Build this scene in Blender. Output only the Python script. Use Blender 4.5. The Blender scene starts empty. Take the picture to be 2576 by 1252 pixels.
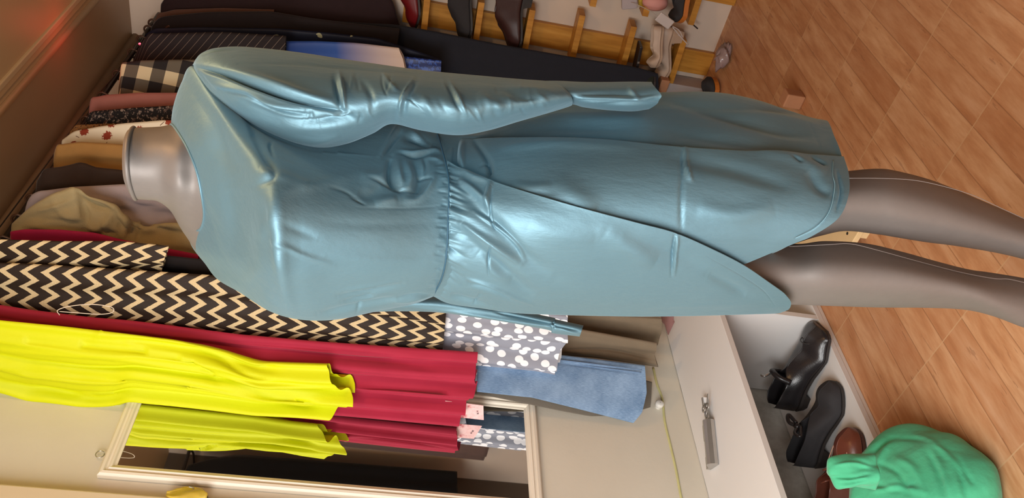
import bpy, math, random
import numpy as np
from mathutils import Vector, Matrix

S = bpy.context.scene
C = S.collection
PI = math.pi

# ------------------------------------------------------------------ camera
F = 2050.0
CAMZ = 1.25
_d1 = np.array([-108., 1726., -F]); _d1 /= np.linalg.norm(_d1)
_d2 = np.array([-688., -2574., -F]); _d2 /= np.linalg.norm(_d2)
_d2 -= _d1 * (_d1 @ _d2); _d2 /= np.linalg.norm(_d2)
R = np.array([-_d2, _d1, np.cross(-_d2, _d1)])        # world = R @ cam
CP = np.array([0., 0., CAMZ])
cam = bpy.data.cameras.new('camera'); camo = bpy.data.objects.new('camera', cam); C.objects.link(camo)
cam.sensor_width = 36; cam.lens = F / 2576 * 36; cam.clip_start = .02; cam.clip_end = 50
M4 = Matrix([[*R[0], 0], [*R[1], 0], [*R[2], CAMZ], [0, 0, 0, 1]])
camo.matrix_world = M4
S.camera = camo

# ------------------------------------------------------------------ light
S.view_settings.view_transform = 'Standard'; S.view_settings.look = 'None'
S.view_settings.gamma = 1; S.view_settings.use_curve_mapping = False
S.view_settings.exposure = 0.06
w = bpy.data.worlds.new('world'); S.world = w; w.use_nodes = True
w.node_tree.nodes['Background'].inputs[0].default_value = (.75, .87, 1, 1)
w.node_tree.nodes['Background'].inputs[1].default_value = .5

def area(name, loc, target, sx, sy, power, color):
    l = bpy.data.lights.new(name, 'AREA'); l.shape = 'RECTANGLE'; l.size = sx; l.size_y = sy; l.energy = power; l.color = color
    o = bpy.data.objects.new(name, l); C.objects.link(o); o.location = loc
    o.rotation_euler = (Vector(target) - Vector(loc)).to_track_quat('-Z', 'Y').to_euler()
    return o
area('sky_light_outside_door', (-.55, -.80, 1.70), (-.70, 1.0, .75), 1.6, 1.4, 92, (1, .98, .95))
bl = bpy.data.lights.new('warm_ceiling_bulb', 'POINT'); bl.energy = 14; bl.specular_factor = .25; bl.color = (1, .62, .28); bl.shadow_soft_size = .04
bo = bpy.data.objects.new('warm_ceiling_bulb', bl); C.objects.link(bo); bo.location = (-.25, 1.25, 2.17)

# ------------------------------------------------------------------ camera maths
HD = np.array([-.632, .775, 0.]); HD /= np.linalg.norm(HD)
def rays(px, py):
    v = np.stack([np.asarray(px, float) - 1288, -(np.asarray(py, float) - 626), np.full(np.shape(px), -F)], -1)
    d = v @ R.T
    return d / np.linalg.norm(d, axis=-1, keepdims=True)
def PD(px, py, D):
    d = rays(px, py); return CP + d * (np.asarray(D, float) / (d @ HD))[..., None]
def PA(px, py, ax, val):
    d = rays(px, py); return CP + d * ((np.asarray(val, float) - CP[ax]) / d[..., ax])[..., None]
def proj(P):
    c = (P - CP) @ R
    return 1288 + F * c[..., 0] / -c[..., 2], 626 - F * c[..., 1] / -c[..., 2]

# ------------------------------------------------------------------ object helpers
def tag(o, label=None, cat=None, group=None, kind=None):
    if label: o['label'] = label
    if cat: o['category'] = cat
    if group: o['group'] = group
    if kind: o['kind'] = kind
    return o
def thing(name, label, cat, loc=(0, 0, 0), group=None, rot=(0, 0, 0)):
    o = bpy.data.objects.new(name, None); C.objects.link(o); o.location = loc; o.rotation_euler = rot
    o.empty_display_size = .05
    return tag(o, label, cat, group)
def link(name, me, mat, parent=None, local=False, smooth=True):
    o = bpy.data.objects.new(name, me); C.objects.link(o)
    if mat: me.materials.append(mat)
    if smooth: me.polygons.foreach_set('use_smooth', [True] * len(me.polygons))
    if parent:
        o.parent = parent
        if not local:
            m = Matrix.Translation(parent.location) @ parent.rotation_euler.to_matrix().to_4x4()
            o.matrix_parent_inverse = m.inverted()
    return o
def mesh(verts, faces, uv=None):
    me = bpy.data.meshes.new('m'); me.from_pydata([tuple(v) for v in verts], [], faces); me.update()
    if uv is not None:
        l = me.uv_layers.new(name='UVMap')
        idx = np.zeros(len(me.loops), int); me.loops.foreach_get('vertex_index', idx)
        l.data.foreach_set('uv', np.asarray(uv, float)[idx].ravel())
    return me
def cr(P, n, closed=False):
    """Catmull-Rom along axis 0 -> n samples"""
    P = np.asarray(P, float); m = len(P)
    if closed:
        Q = np.concatenate([P[-1:], P, P[:2]]); t = np.linspace(0, m, n, endpoint=False)
    else:
        Q = np.concatenate([2 * P[:1] - P[1:2], P, 2 * P[-1:] - P[-2:-1]]); t = np.linspace(0, m - 1, n)
    i = np.minimum(t.astype(int), (m if closed else m - 1) - 1); f = (t - i).reshape((-1,) + (1,) * (P.ndim - 1))
    a, b, c, d = Q[i], Q[i + 1], Q[i + 2], Q[i + 3]
    return .5 * (2 * b + (c - a) * f + (2 * a - 5 * b + 4 * c - d) * f ** 2 + (3 * b - 3 * c + d - a) * f ** 3)
def normals(G, closed):
    if closed: du = np.gradient(G, axis=0); dv = (np.roll(G, -1, 1) - np.roll(G, 1, 1)) / 2
    else: du = np.gradient(G, axis=0); dv = np.gradient(G, axis=1)
    n = np.cross(du, dv); n /= np.linalg.norm(n, axis=-1, keepdims=True) + 1e-9
    return n
def stroke_h(X, Y, strokes):
    """strokes: (points, width px, height m[, sharp]) -> height field; tapered at both ends"""
    H = np.zeros(X.shape)
    for st in strokes:
        pts, wd, h = st[0], st[1], st[2]
        pts = cr(np.array(pts, float), max(8, 4 * len(pts))) if len(pts) > 2 else np.array(pts, float)
        m = (X > pts[:, 0].min() - 4 * wd) & (X < pts[:, 0].max() + 4 * wd) & (Y > pts[:, 1].min() - 4 * wd) & (Y < pts[:, 1].max() + 4 * wd)
        if not m.any(): continue
        x, y = X[m], Y[m]; best = np.full(x.shape, 1e9); tt = np.zeros(x.shape); sg = np.zeros(x.shape); n = len(pts) - 1
        for k in range(n):
            ax, ay = pts[k]; bx, by = pts[k + 1]; L = (bx - ax) ** 2 + (by - ay) ** 2 + 1e-9
            t = np.clip(((x - ax) * (bx - ax) + (y - ay) * (by - ay)) / L, 0, 1)
            dx = x - ax - t * (bx - ax); dy = y - ay - t * (by - ay); d = np.hypot(dx, dy); c = d < best
            best[c] = d[c]; tt[c] = (k + t[c]) / n; sg[c] = np.sign((bx - ax) * dy - (by - ay) * dx)[c]
        tap = np.sin(PI * np.clip(tt, 0.02, .98)) ** .6
        if len(st) > 3 and st[3] == 'step':      # one-sided fold
            v = h * tap * np.exp(-(best / wd) ** 1.0) * (sg > 0)
        elif len(st) > 3 and st[3] == 'head':    # strong at its start
            v = h * (1 - tt) ** 1.2 * np.minimum(1, tt * 12) * np.exp(-(best / (wd * (1 + tt))) ** 2)
        else: v = h * tap * np.exp(-(best / wd) ** 2)
        H[m] += v
    return H
def grid_obj(name, G, mat, parent=None, closed=False, cap=False, strokes=None, toward=None, thick=0, uvs=None, front=None):
    nu, nv = G.shape[:2]
    if strokes:
        X, Y = proj(G); n = normals(G, closed)
        view = CP - G; sgn = np.sign((n * view).sum(-1, keepdims=True)); nn = n * sgn
        H = stroke_h(X, Y, strokes)
        fac = np.abs((n * view).sum(-1) / np.linalg.norm(view, axis=-1)); H = H * np.clip(fac * 1.6, 0, 1)
        if front is not None: H = H * front
        G = G + nn * H[..., None]
    V = G.reshape(-1, 3); Fc = []
    m = nv if closed else nv - 1
    i, j = np.meshgrid(np.arange(nu - 1), np.arange(m), indexing='ij'); a = i * nv + j; b = i * nv + (j + 1) % nv
    Fc = np.stack([a, b, b + nv, a + nv], -1).reshape(-1, 4).tolist()
    if closed and cap:
        V = list(V)
        for r, base in ((0, 0), (nu - 1, (nu - 1) * nv)):
            if cap == 'top' and r: continue
            if cap == 'end' and not r: continue
            c = len(V); V.append(G[r].mean(0))
            for j in range(nv):
                k = (j + 1) % nv
                Fc.append([base + k, base + j, c] if r == 0 else [base + j, base + k, c])
        V = np.array(V)
    if uvs is None:
        du = np.concatenate([[0], np.cumsum(np.linalg.norm(np.diff(G[:, nv // 2 if not closed else nv // 4], axis=0), axis=-1))])
        mid = G[nu // 2]; dv = np.concatenate([[0], np.cumsum(np.linalg.norm(np.diff(mid, axis=0), axis=-1))])
        uv = np.stack(np.broadcast_arrays(dv[None, :], du[:, None]), -1).reshape(-1, 2)
        if len(V) > len(uv): uv = np.concatenate([uv, np.zeros((len(V) - len(uv), 2))])
    else: uv = uvs
    o = link(name, mesh(V, Fc, uv), mat, parent)
    if thick:
        s = o.modifiers.new('s', 'SOLIDIFY'); s.thickness = thick; s.offset = 0
    return o
def net(name, rows, nu, nv, mat, parent=None, closed=False, bk=None, **kw):
    """rows of (px,py,D); closed rows get automatic back points bk metres behind"""
    rr = []
    for k, r in enumerate(rows):
        r = np.array(r, float)
        if closed:
            b = bk[k] if isinstance(bk, (list, tuple)) else bk
            A, B = r[0], r[-1]; ex = []
            for f, g in ((.8, .75), (.5, 1.), (.2, .75)):
                p = A + (B - A) * f; p[2] += b * g; ex.append(p)
            r = np.concatenate([r, ex])
        rr.append(PD(r[:, 0], r[:, 1], r[:, 2]))
    P = np.array(rr)
    G = cr(P, nu); G = np.swapaxes(cr(np.swapaxes(G, 0, 1), nv, closed), 0, 1)
    return grid_obj(name, G, mat, parent, closed, **kw)
def arow(A, B, DA, DB, Dm, n=7, bow=0, pw=.75):
    t = np.linspace(0, 1, n); s = np.sin(PI * t) ** pw
    return [(A[0] + (B[0] - A[0]) * u + bow * q, A[1] + (B[1] - A[1]) * u, DA + (DB - DA) * u - ((DA + DB) / 2 - Dm) * q) for u, q in zip(t, s)]
def boxes(name, bs, mat, parent=None, bevel=0, rot=None):
    V, Fc = [], []
    for (a, b) in bs:
        n = len(V)
        for k in range(8): V.append((b[0] if k & 1 else a[0], b[1] if k & 2 else a[1], b[2] if k & 4 else a[2]))
        Fc += [[n + q for q in f] for f in ((0, 2, 3, 1), (4, 5, 7, 6), (0, 1, 5, 4), (2, 6, 7, 3), (0, 4, 6, 2), (1, 3, 7, 5))]
    o = link(name, mesh(V, Fc), mat, parent, smooth=False)
    if bevel:
        m = o.modifiers.new('b', 'BEVEL'); m.width = bevel; m.segments = 2
    return o
def obox(name, c, ax, half, mat, parent=None, bevel=0):
    """oriented box: centre, 3 axes, half sizes"""
    c = np.array(c, float); ax = [np.array(a, float) / np.linalg.norm(a) for a in ax]; V = []
    for k in range(8): V.append(c + sum(a * h * (1 if k >> i & 1 else -1) for i, (a, h) in enumerate(zip(ax, half))))
    o = link(name, mesh(V, [[0, 2, 3, 1], [4, 5, 7, 6], [0, 1, 5, 4], [2, 6, 7, 3], [0, 4, 6, 2], [1, 3, 7, 5]]), mat, parent, smooth=False)
    if bevel:
        m = o.modifiers.new('b', 'BEVEL'); m.width = bevel; m.segments = 2
    return o
def tube(name, pts, r, mat, parent=None, n=10, seg=None, closed=False, rs=None):
    P = np.array(pts, float); nn = seg or max(2, len(P) * 5)
    if len(P) > 2: P = cr(P, nn, closed)
    rad = np.full(len(P), r) if rs is None else np.interp(np.linspace(0, 1, len(P)), np.linspace(0, 1, len(rs)), rs)
    T = np.gradient(P, axis=0) if not closed else np.roll(P, -1, 0) - np.roll(P, 1, 0)
    T /= np.linalg.norm(T, axis=1, keepdims=True) + 1e-9
    up = np.array([.13, .21, .97]); 
    if abs(T[0] @ up) > .9: up = np.array([.95, .1, .05])
    G = []; u = np.cross(T[0], up); u /= np.linalg.norm(u)
    for k in range(len(P)):
        u = u - T[k] * (u @ T[k]); u /= np.linalg.norm(u); v = np.cross(T[k], u)
        G.append([P[k] + rad[k] * (math.cos(a) * u + math.sin(a) * v) for a in np.linspace(0, 2 * PI, n, endpoint=False)])
    G = np.array(G)
    if closed: G = np.concatenate([G, G[:1]])
    return grid_obj(name, G, mat, parent, True, cap=not closed)

# ------------------------------------------------------------------ materials
def col(h):
    c = [int(h[i:i + 2], 16) / 255 for i in (0, 2, 4)]
    return tuple(((x / 12.92) if x <= .04045 else ((x + .055) / 1.055) ** 2.4) for x in c) + (1,)
class NT:
    def __init__(s, name):
        s.m = bpy.data.materials.new(name); s.m.use_nodes = True; s.t = s.m.node_tree; s.b = s.t.nodes['Principled BSDF']
    def n(s, typ, **kw):
        x = s.t.nodes.new(typ)
        for k, v in kw.items():
            if k.startswith('i_'): x.inputs[k[2:].replace('_', ' ')].default_value = v
            else: setattr(x, k, v)
        return x
    def l(s, a, b): s.t.links.new(a, b)
    def math(s, op, a, b=None, c=None):
        x = s.n('ShaderNodeMath', operation=op)
        for i, v in enumerate((a, b, c)):
            if v is None: continue
            if isinstance(v, (int, float)): x.inputs[i].default_value = v
            else: s.l(v, x.inputs[i])
        return x.outputs[0]
    def mix(s, f, a, b):
        x = s.n('ShaderNodeMix', data_type='RGBA')
        for v, k in ((f, 0), (a, 6), (b, 7)):
            if isinstance(v, (int, float, tuple)): x.inputs[k].default_value = v
            else: s.l(v, x.inputs[k])
        return x.outputs[2]
    def noise(s, vec, scale, detail=4, rough=.5):
        x = s.n('ShaderNodeTexNoise'); x.inputs['Scale'].default_value = scale; x.inputs['Detail'].default_value = detail; x.inputs['Roughness'].default_value = rough
        if vec is not None: s.l(vec, x.inputs['Vector'])
        return x.outputs['Fac']
    def map(s, vec, sc, rot=(0, 0, 0), loc=(0, 0, 0)):
        x = s.n('ShaderNodeMapping'); s.l(vec, x.inputs[0]); x.inputs['Scale'].default_value = sc; x.inputs['Rotation'].default_value = rot; x.inputs['Location'].default_value = loc
        return x.outputs[0]
    def coord(s, k='Object'): 
        return s.n('ShaderNodeTexCoord').outputs[k]
    def ramp(s, f, stops):
        x = s.n('ShaderNodeValToRGB'); s.l(f, x.inputs[0]); e = x.color_ramp.elements
        while len(e) > 1: e.remove(e[0])
        e[0].position, e[0].color = stops[0]
        for p, c in stops[1:]:
            q = e.new(p); q.color = c
        return x.outputs[0]
    def bump(s, h, strength, dist=.002):
        x = s.n('ShaderNodeBump'); x.inputs['Strength'].default_value = strength; x.inputs['Distance'].default_value = dist
        s.l(h, x.inputs['Height']); s.l(x.outputs[0], s.b.inputs['Normal'])
    def set(s, **kw):
        for k, v in kw.items():
            i = s.b.inputs[k.replace('_', ' ')]
            if isinstance(v, (int, float, tuple)): i.default_value = v
            else: s.l(v, i)
        return s
MATS = {}
def plain(name, c, rough=.6, metal=0., spec=.5, mott=0.0, mscale=8, bump=0, bscale=120, sheen=0, **kw):
    if name in MATS: return MATS[name]
    t = NT(name); c = col(c) if isinstance(c, str) else c
    if mott:
        f = t.noise(t.coord(), mscale, 5)
        t.l(t.mix(f, tuple(x * (1 - mott) for x in c[:3]) + (1,), tuple(min(1, x * (1 + mott)) for x in c[:3]) + (1,)), t.b.inputs['Base Color'])
    else: t.set(Base_Color=c)
    t.set(Roughness=rough, Metallic=metal, Specular_IOR_Level=spec)
    if sheen: t.set(Sheen_Weight=sheen, Sheen_Roughness=.4)
    if bump: t.bump(t.noise(t.coord(), bscale, 3), bump)
    t.set(**kw); MATS[name] = t.m
    return t.m
def cloth(name, c, rough=.8, mott=.12, bump=.25, **kw):
    return plain(name, c, rough, mott=mott, mscale=25, bump=bump, bscale=260, spec=.25, sheen=.15, **kw)

# satin of the dress
t = NT('teal_satin'); oc = t.coord()
f1 = t.noise(oc, 9, 5, .6)
t.l(t.mix(f1, (.125, .235, .292, 1), (.155, .28, .338, 1)), t.b.inputs['Base Color'])
t.set(Roughness=.56, Metallic=.55, Specular_IOR_Level=.6, Sheen_Weight=.3, Sheen_Roughness=.35, Sheen_Tint=(.6, .85, 1, 1))
wv = t.math('ADD', t.math('MULTIPLY', t.noise(t.map(oc, (1, 1, .35)), 26, 5, .6), 1.0), t.math('MULTIPLY', t.noise(oc, 600, 2), .04))
t.bump(wv, .35, .006)
SATIN = t.m
STITCH = plain('stitching', '7ea3ae', .6)
SATIN_IN = plain('satin_lining', '8fa9b2', .6, mott=.05)
# mannequin plastic
t = NT('mannequin_plastic'); oc = t.coord()
t.l(t.mix(t.noise(oc, 40, 6, .7), (.19, .165, .152, 1), (.225, .20, .183, 1)), t.b.inputs['Base Color'])
t.set(Roughness=.56, Metallic=.3, Specular_IOR_Level=.4); t.bump(t.noise(oc, 300, 3), .06, .001)
PLASTIC = t.m
SEAM = plain('mould_seam', '877c77', .5)
# floor: 0.3 m tiles each printed with four 75 mm boards
t = NT('wood_look_tiles'); oc = t.coord(); sx = t.n('ShaderNodeSeparateXYZ'); t.l(oc, sx.inputs[0])
X, Y = t.math('ADD', sx.outputs[0], 10.0 + .692), t.math('ADD', sx.outputs[1], 10 - 1.608 + .002)
bx = t.math('DIVIDE', X, .0745); by = t.math('DIVIDE', Y, .3)
ix = t.math('FLOOR', bx); iy = t.math('FLOOR', by)
cmb = t.n('ShaderNodeCombineXYZ'); t.l(ix, cmb.inputs[0]); t.l(iy, cmb.inputs[1])
wn = t.n('ShaderNodeTexWhiteNoise', noise_dimensions='3D'); t.l(cmb.outputs[0], wn.inputs['Vector'])
off = t.n('ShaderNodeVectorMath', operation='SCALE'); t.l(wn.outputs['Color'], off.inputs[0]); off.inputs['Scale'].default_value = 7
ad = t.n('ShaderNodeVectorMath', operation='ADD'); t.l(oc, ad.inputs[0]); t.l(off.outputs[0], ad.inputs[1])
g1 = t.noise(t.map(ad.outputs[0], (1, .16, 1)), 38, 7, .62)
wvn = t.n('ShaderNodeTexWave', wave_type='BANDS', bands_direction='X'); t.l(t.map(ad.outputs[0], (1, .22, 1)), wvn.inputs[0])
wvn.inputs['Scale'].default_value = 5; wvn.inputs['Distortion'].default_value = 9; wvn.inputs['Detail'].default_value = 3; wvn.inputs['Detail Scale'].default_value = 1.6
gf = t.math('ADD', t.math('MULTIPLY', g1, .93), t.math('MULTIPLY', wvn.outputs[0], .07))
gc = t.ramp(gf, [(.2, col('a4704a')), (.42, col('c08a60')), (.55, col('cd9c72')), (.75, col('dbb08a'))])
gc = t.mix(t.math('MULTIPLY', wn.outputs['Value'], .35), gc, col('a0603a'))
gc = t.mix(t.math('MULTIPLY', t.math('LESS_THAN', t.noise(t.map(ad.outputs[0], (1, .12, 1)), 60, 3, .7), .34), .35), gc, col('7d4e32'))
def seam(f, wdt):
    fr = t.math('FRACT', f); d = t.math('MINIMUM', fr, t.math('SUBTRACT', 1, fr)); return t.math('LESS_THAN', d, wdt)
s1 = seam(bx, .016); s2 = seam(by, .005)
gc = t.mix(t.math('MULTIPLY', s1, .55), gc, col('8a5c3c'))
gc = t.mix(t.math('MULTIPLY', s2, .8), gc, col('c9a27a'))
t.l(gc, t.b.inputs['Base Color']); t.set(Roughness=.38, Specular_IOR_Level=.35)
hh = t.math('SUBTRACT', t.math('MULTIPLY', g1, .15), t.math('MAXIMUM', s1, s2)); t.bump(hh, .12, .002)
FLOOR = t.m
# walls
t = NT('cream_wall_paint'); oc = t.coord()
c = t.mix(t.noise(oc, 3.5, 6, .6), col('cfc6b4'), col('dcd5c6'))
sx = t.n('ShaderNodeSeparateXYZ'); t.l(oc, sx.inputs[0])
t.l(c, t.b.inputs['Base Color']); t.set(Roughness=.75, Specular_IOR_Level=.3); t.bump(t.noise(oc, 60, 5), .12, .003)
WALL = t.m
t = NT('cement_wall'); oc = t.coord()
c = t.ramp(t.noise(oc, 11, 7, .65), [(.3, col('a39e94')), (.5, col('c9c4ba')), (.75, col('e2ded6'))])
t.l(c, t.b.inputs['Base Color']); t.set(Roughness=.85); t.bump(t.noise(oc, 30, 6), .5, .006)
CEMENT = t.m
CEIL = plain('ceiling_board', '9a7a58', .32, mott=.06, mscale=4, spec=.5)
CEIL2 = plain('ceiling_panel_lit_tone', 'b39368', .5, mott=.05, mscale=4)  # lighter than the ceiling board: extra light on this field put into the colour
TRIM = plain('ceiling_bead', 'b89c74', .5)
BACKW = plain('back_wall_paint', 'd6c5b4', .7, mott=.07, mscale=5, bump=.1, bscale=60)
WHITE = plain('white_melamine', 'dfdcda', .45, mott=.02, mscale=3)
WHITE_EDGE = plain('white_edge_band', 'e3dcd6', .5, mott=.04, mscale=30)
RACKWOOD = NT('varnished_pine')
t = RACKWOOD; oc = t.coord(); gg = t.noise(t.map(oc, (1, 1, .1)), 45, 5, .6)
t.l(t.ramp(gg, [(.3, col('a86f24')), (.55, col('c58a35')), (.8, col('d79f49'))]), t.b.inputs['Base Color']); t.set(Roughness=.45); RACKWOOD = t.m
PALEWOOD = plain('pale_pine', 'e2c493', .6, mott=.08, mscale=20)
REDWOOD = plain('reddish_block_wood', 'b5805c', .7, mott=.1, mscale=30)
STEEL = plain('brushed_steel', 'b9b6b2', .33, metal=.85, mott=.08, mscale=60)
DARKMETAL = plain('dark_metal', '3a322c', .35, metal=.6)
BLACKL = plain('black_leather', '262325', .3, mott=.2, mscale=40, bump=.15, bscale=300, spec=.6)
BLACKS = plain('black_suede', '2b292c', .8, mott=.15, mscale=60, bump=.2, bscale=300)
BROWNL = plain('brown_leather', '6e3a2b', .35, mott=.2, mscale=30, bump=.1, bscale=300, spec=.6)
SOLE = plain('dark_rubber_sole', '2e2a29', .6)

# ------------------------------------------------------------------ room
XW, YB, ZC = -1.69, 3.05, 2.30
def st(o): o['kind'] = 'structure'; return o
st(boxes('floor', [((-1.72, -.6, -.06), (1.15, 3.1, 0))], FLOOR))
st(boxes('wall_left', [((XW - .08, -.6, .3285), (XW, 3.1, 2.5))], WALL))
st(boxes('wall_left_base', [((XW - .08, -.6, -.05), (XW, 3.1, .3285))], CEMENT)).name = 'wall_left.001'
st(boxes('wall_back', [((XW, YB, -.05), (1.15, YB + .08, 2.5))], BACKW))
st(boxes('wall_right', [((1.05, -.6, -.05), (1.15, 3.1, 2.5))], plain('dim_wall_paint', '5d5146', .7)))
# wall behind the camera with the open shop door
st(boxes('wall_front', [((XW, -.58, -.05), (-1.3, -.5, 2.5)), ((.92, -.58, -.05), (1.15, -.5, 2.5)), ((-1.3, -.58, 1.98), (.92, -.5, 2.5))], WALL))
st(boxes('ceiling', [((XW, -.5, ZC), (-1.37, YB, ZC + .05))], CEIL))
st(boxes('ceiling_field', [((-1.37, -.5, ZC + .012), (1.1, YB, ZC + .06))], CEIL2)).name = 'ceiling.001'
st(tube('trim_1', [(-1.385, -.5, ZC + .002), (-1.385, YB, ZC + .002)], .013, TRIM, n=10, seg=2))
st(boxes('trim_2', [((-1.345, -.5, ZC + .004), (-1.325, YB, ZC + .02))], TRIM, bevel=.003))
st(tube('trim_3', [(XW + .012, -.5, ZC - .012), (XW + .012, YB, ZC - .012)], .016, plain('plaster_cove', '8d7457', .7, mott=.2, mscale=15), n=10, seg=2))
st(boxes('trim_4', [((XW, .90, .33), (XW + .03, 1.035, ZC))], plain('door_trim_paint', 'd9c7a8', .5), bevel=.004))

st(boxes('pavement_outside', [((-3.5, -4.5, -.12), (3.5, -.6, -.03))], plain('concrete_pavement', 'a8a39a', .85, mott=.1, mscale=6))).name = 'floor.001'
# ------------------------------------------------------------------ low shelf unit along the left wall
XF = -1.38
sh = thing('shoe_shelf', 'long low white shoe shelf with open compartments along the left wall', 'shelf', (-1.53, 1.5, 0))
boxes('top_board', [((XW + .002, .2, .312), (XF, 2.5, .328))], WHITE, sh, bevel=.001)
boxes('bottom_board', [((XW + .002, .2, .012), (XF, 2.5, .028))], WHITE, sh, bevel=.001)
boxes('toe_board', [((XF - .014, .2, .0005), (XF - .001, 2.5, .0115))], WHITE_EDGE, sh)
for yy in (.45, 1.574, 2.05, 2.49):
    boxes('divider', [((XW + .004, yy - .008, .0282), (XF - .001, yy + .008, .3118))], WHITE, sh)
boxes('back_panel', [((XW + .002, 1.583, .0282), (XW + .008, 2.48, .3118))], WHITE, sh)

# ------------------------------------------------------------------ mirror on the left wall
def mirror():
    y0, y1, z0, z1 = 1.085, 1.425, .775, 1.785; xw = XW + .001
    m = thing('wall_mirror', 'tall mirror in a white moulded frame hung on the left wall behind the neon dress', 'mirror', (xw, (y0 + y1) / 2, z0))
    FR = plain('white_frame_paint', 'e6dccb', .45)
    prof = [(0, 0), (0, .012), (.004, .017), (.010, .018), (.013, .013), (.017, .013), (.020, .016), (.024, .014), (.027, .009), (.032, .008), (.032, 0)]
    cs = [(y0, z0), (y1, z0), (y1, z1), (y0, z1)]; cen = [(y0 + y1) / 2, (z0 + z1) / 2]
    V, Fc = [], []; n = len(prof)
    for (y, z) in cs:
        sy = 1 if y < cen[0] else -1; sz = 1 if z < cen[1] else -1
        for a, b in prof: V.append((xw + b, y + sy * a, z + sz * a))
    for k in range(4):
        for q in range(n - 1):
            a, b = k * n + q, ((k + 1) % 4) * n + q; Fc.append([a, b, b + 1, a + 1])
    link('frame', mesh(V, Fc), FR, m, smooth=False)
    G = plain('mirror_silver', (.82, .83, .82, 1), .015, metal=1.0)
    boxes('glass', [((xw, y0 + .028, z0 + .028), (xw + .006, y1 - .028, z1 - .028))], G, m)
    P = PA(240, 1140, 0, XW + .01)
    a = np.linspace(.3, 2 * PI - .1, 10)
    tube('hanging_ring', [(xw + .008, P[1] + .009 * math.cos(q - 1.2), z1 + .012 + .009 * math.sin(q - 1.2)) for q in a], .0013, STEEL, m, n=6)
mirror()
# bag hung beside the mirror
yb = thing('plastic_bag', 'small crumpled yellow bag on a hook beside the mirror edge', 'bag', tuple(PA(455, 1250, 0, XW + .02)))
YEL = plain('yellow_plastic', 'c9ad45', .35, mott=.3, mscale=60)
P0 = PA(455, 1250, 0, XW + .02)
rows = []
for k, (dz, wd) in enumerate([(.03, .006), (.015, .016), (0, .024), (-.02, .028), (-.04, .024), (-.055, .01)]):
    rows.append([(P0[0] + (.012 if math.sin(q) > 0 else .003) * abs(math.sin(q)) + .004 * math.sin(3 * q + k), P0[1] + wd * math.cos(q) + .003 * math.sin(5 * q + 2 * k), P0[2] + dz) for q in np.linspace(0, 2 * PI, 12, endpoint=False)])
G = cr(np.array(rows), 20); G = np.swapaxes(cr(np.swapaxes(G, 0, 1), 40, True), 0, 1)
grid_obj('bag_body', G, YEL, yb, True, cap=True)
tube('hook', [tuple(P0 + np.array([-.018, .016, -.02])), tuple(P0 + np.array([.006, .02, -.022])), tuple(P0 + np.array([.012, .02, -.012]))], .0015, STEEL, yb, n=6)

# ------------------------------------------------------------------ clothes rail and hangers
RX, RZ = -1.56, 2.19
rail = thing('clothes_rail', 'long dark clothes rail under the ceiling along the left wall', 'clothes rail', (RX, 1.9, RZ))
tube('rod', [(RX, .75, RZ), (RX, 3.04, RZ)], .009, DARKMETAL, rail, n=14, seg=2)
for yy in (.95, 2.95):
    tube('bracket', [(RX, yy, RZ - .005), (RX, yy, RZ - .02), (XW + .002, yy, RZ - .02)], .006, DARKMETAL, rail, n=8)
HANG = plain('brown_hanger_plastic', '4a2f1f', .4)
def hanger(Y, color_name, half=.07, first=[None]):
    lab = 'dark brown clothes hanger holding the ' + color_name
    if first[0] is None:
        h = thing('clothes_hanger', lab, 'hanger', (RX, Y - .025, RZ), 'dark hangers on the left rail'); HANGROT = math.radians(11)
        a = np.linspace(-.3, PI + .6, 9)
        pts = [(RX + .015 * math.cos(q), Y - .025, RZ + .0005 + .015 * math.sin(q)) for q in a]
        Y = Y - .025; tube('hook', [(RX, Y, RZ - .06), (RX + .004, Y, RZ - .035)] + pts, .0035, HANG, h, n=8)
        tube('arms', [(RX - half, Y, RZ - .100), (RX - half * .9, Y, RZ - .090), (RX - .02, Y, RZ - .062), (RX + .02, Y, RZ - .062), (RX + half * .9, Y, RZ - .090), (RX + half, Y, RZ - .100)], .006, HANG, h, n=8)
        h.rotation_euler.z = HANGROT; first[0] = h; return h
    src = first[0]; h = src.copy(); C.objects.link(h); h.location = (RX, Y - .025, RZ); h['label'] = lab
    for ch in list(src.children):
        c = ch.copy(); C.objects.link(c); c.parent = h; c.matrix_parent_inverse = ch.matrix_parent_inverse.copy()
    return h

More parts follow.
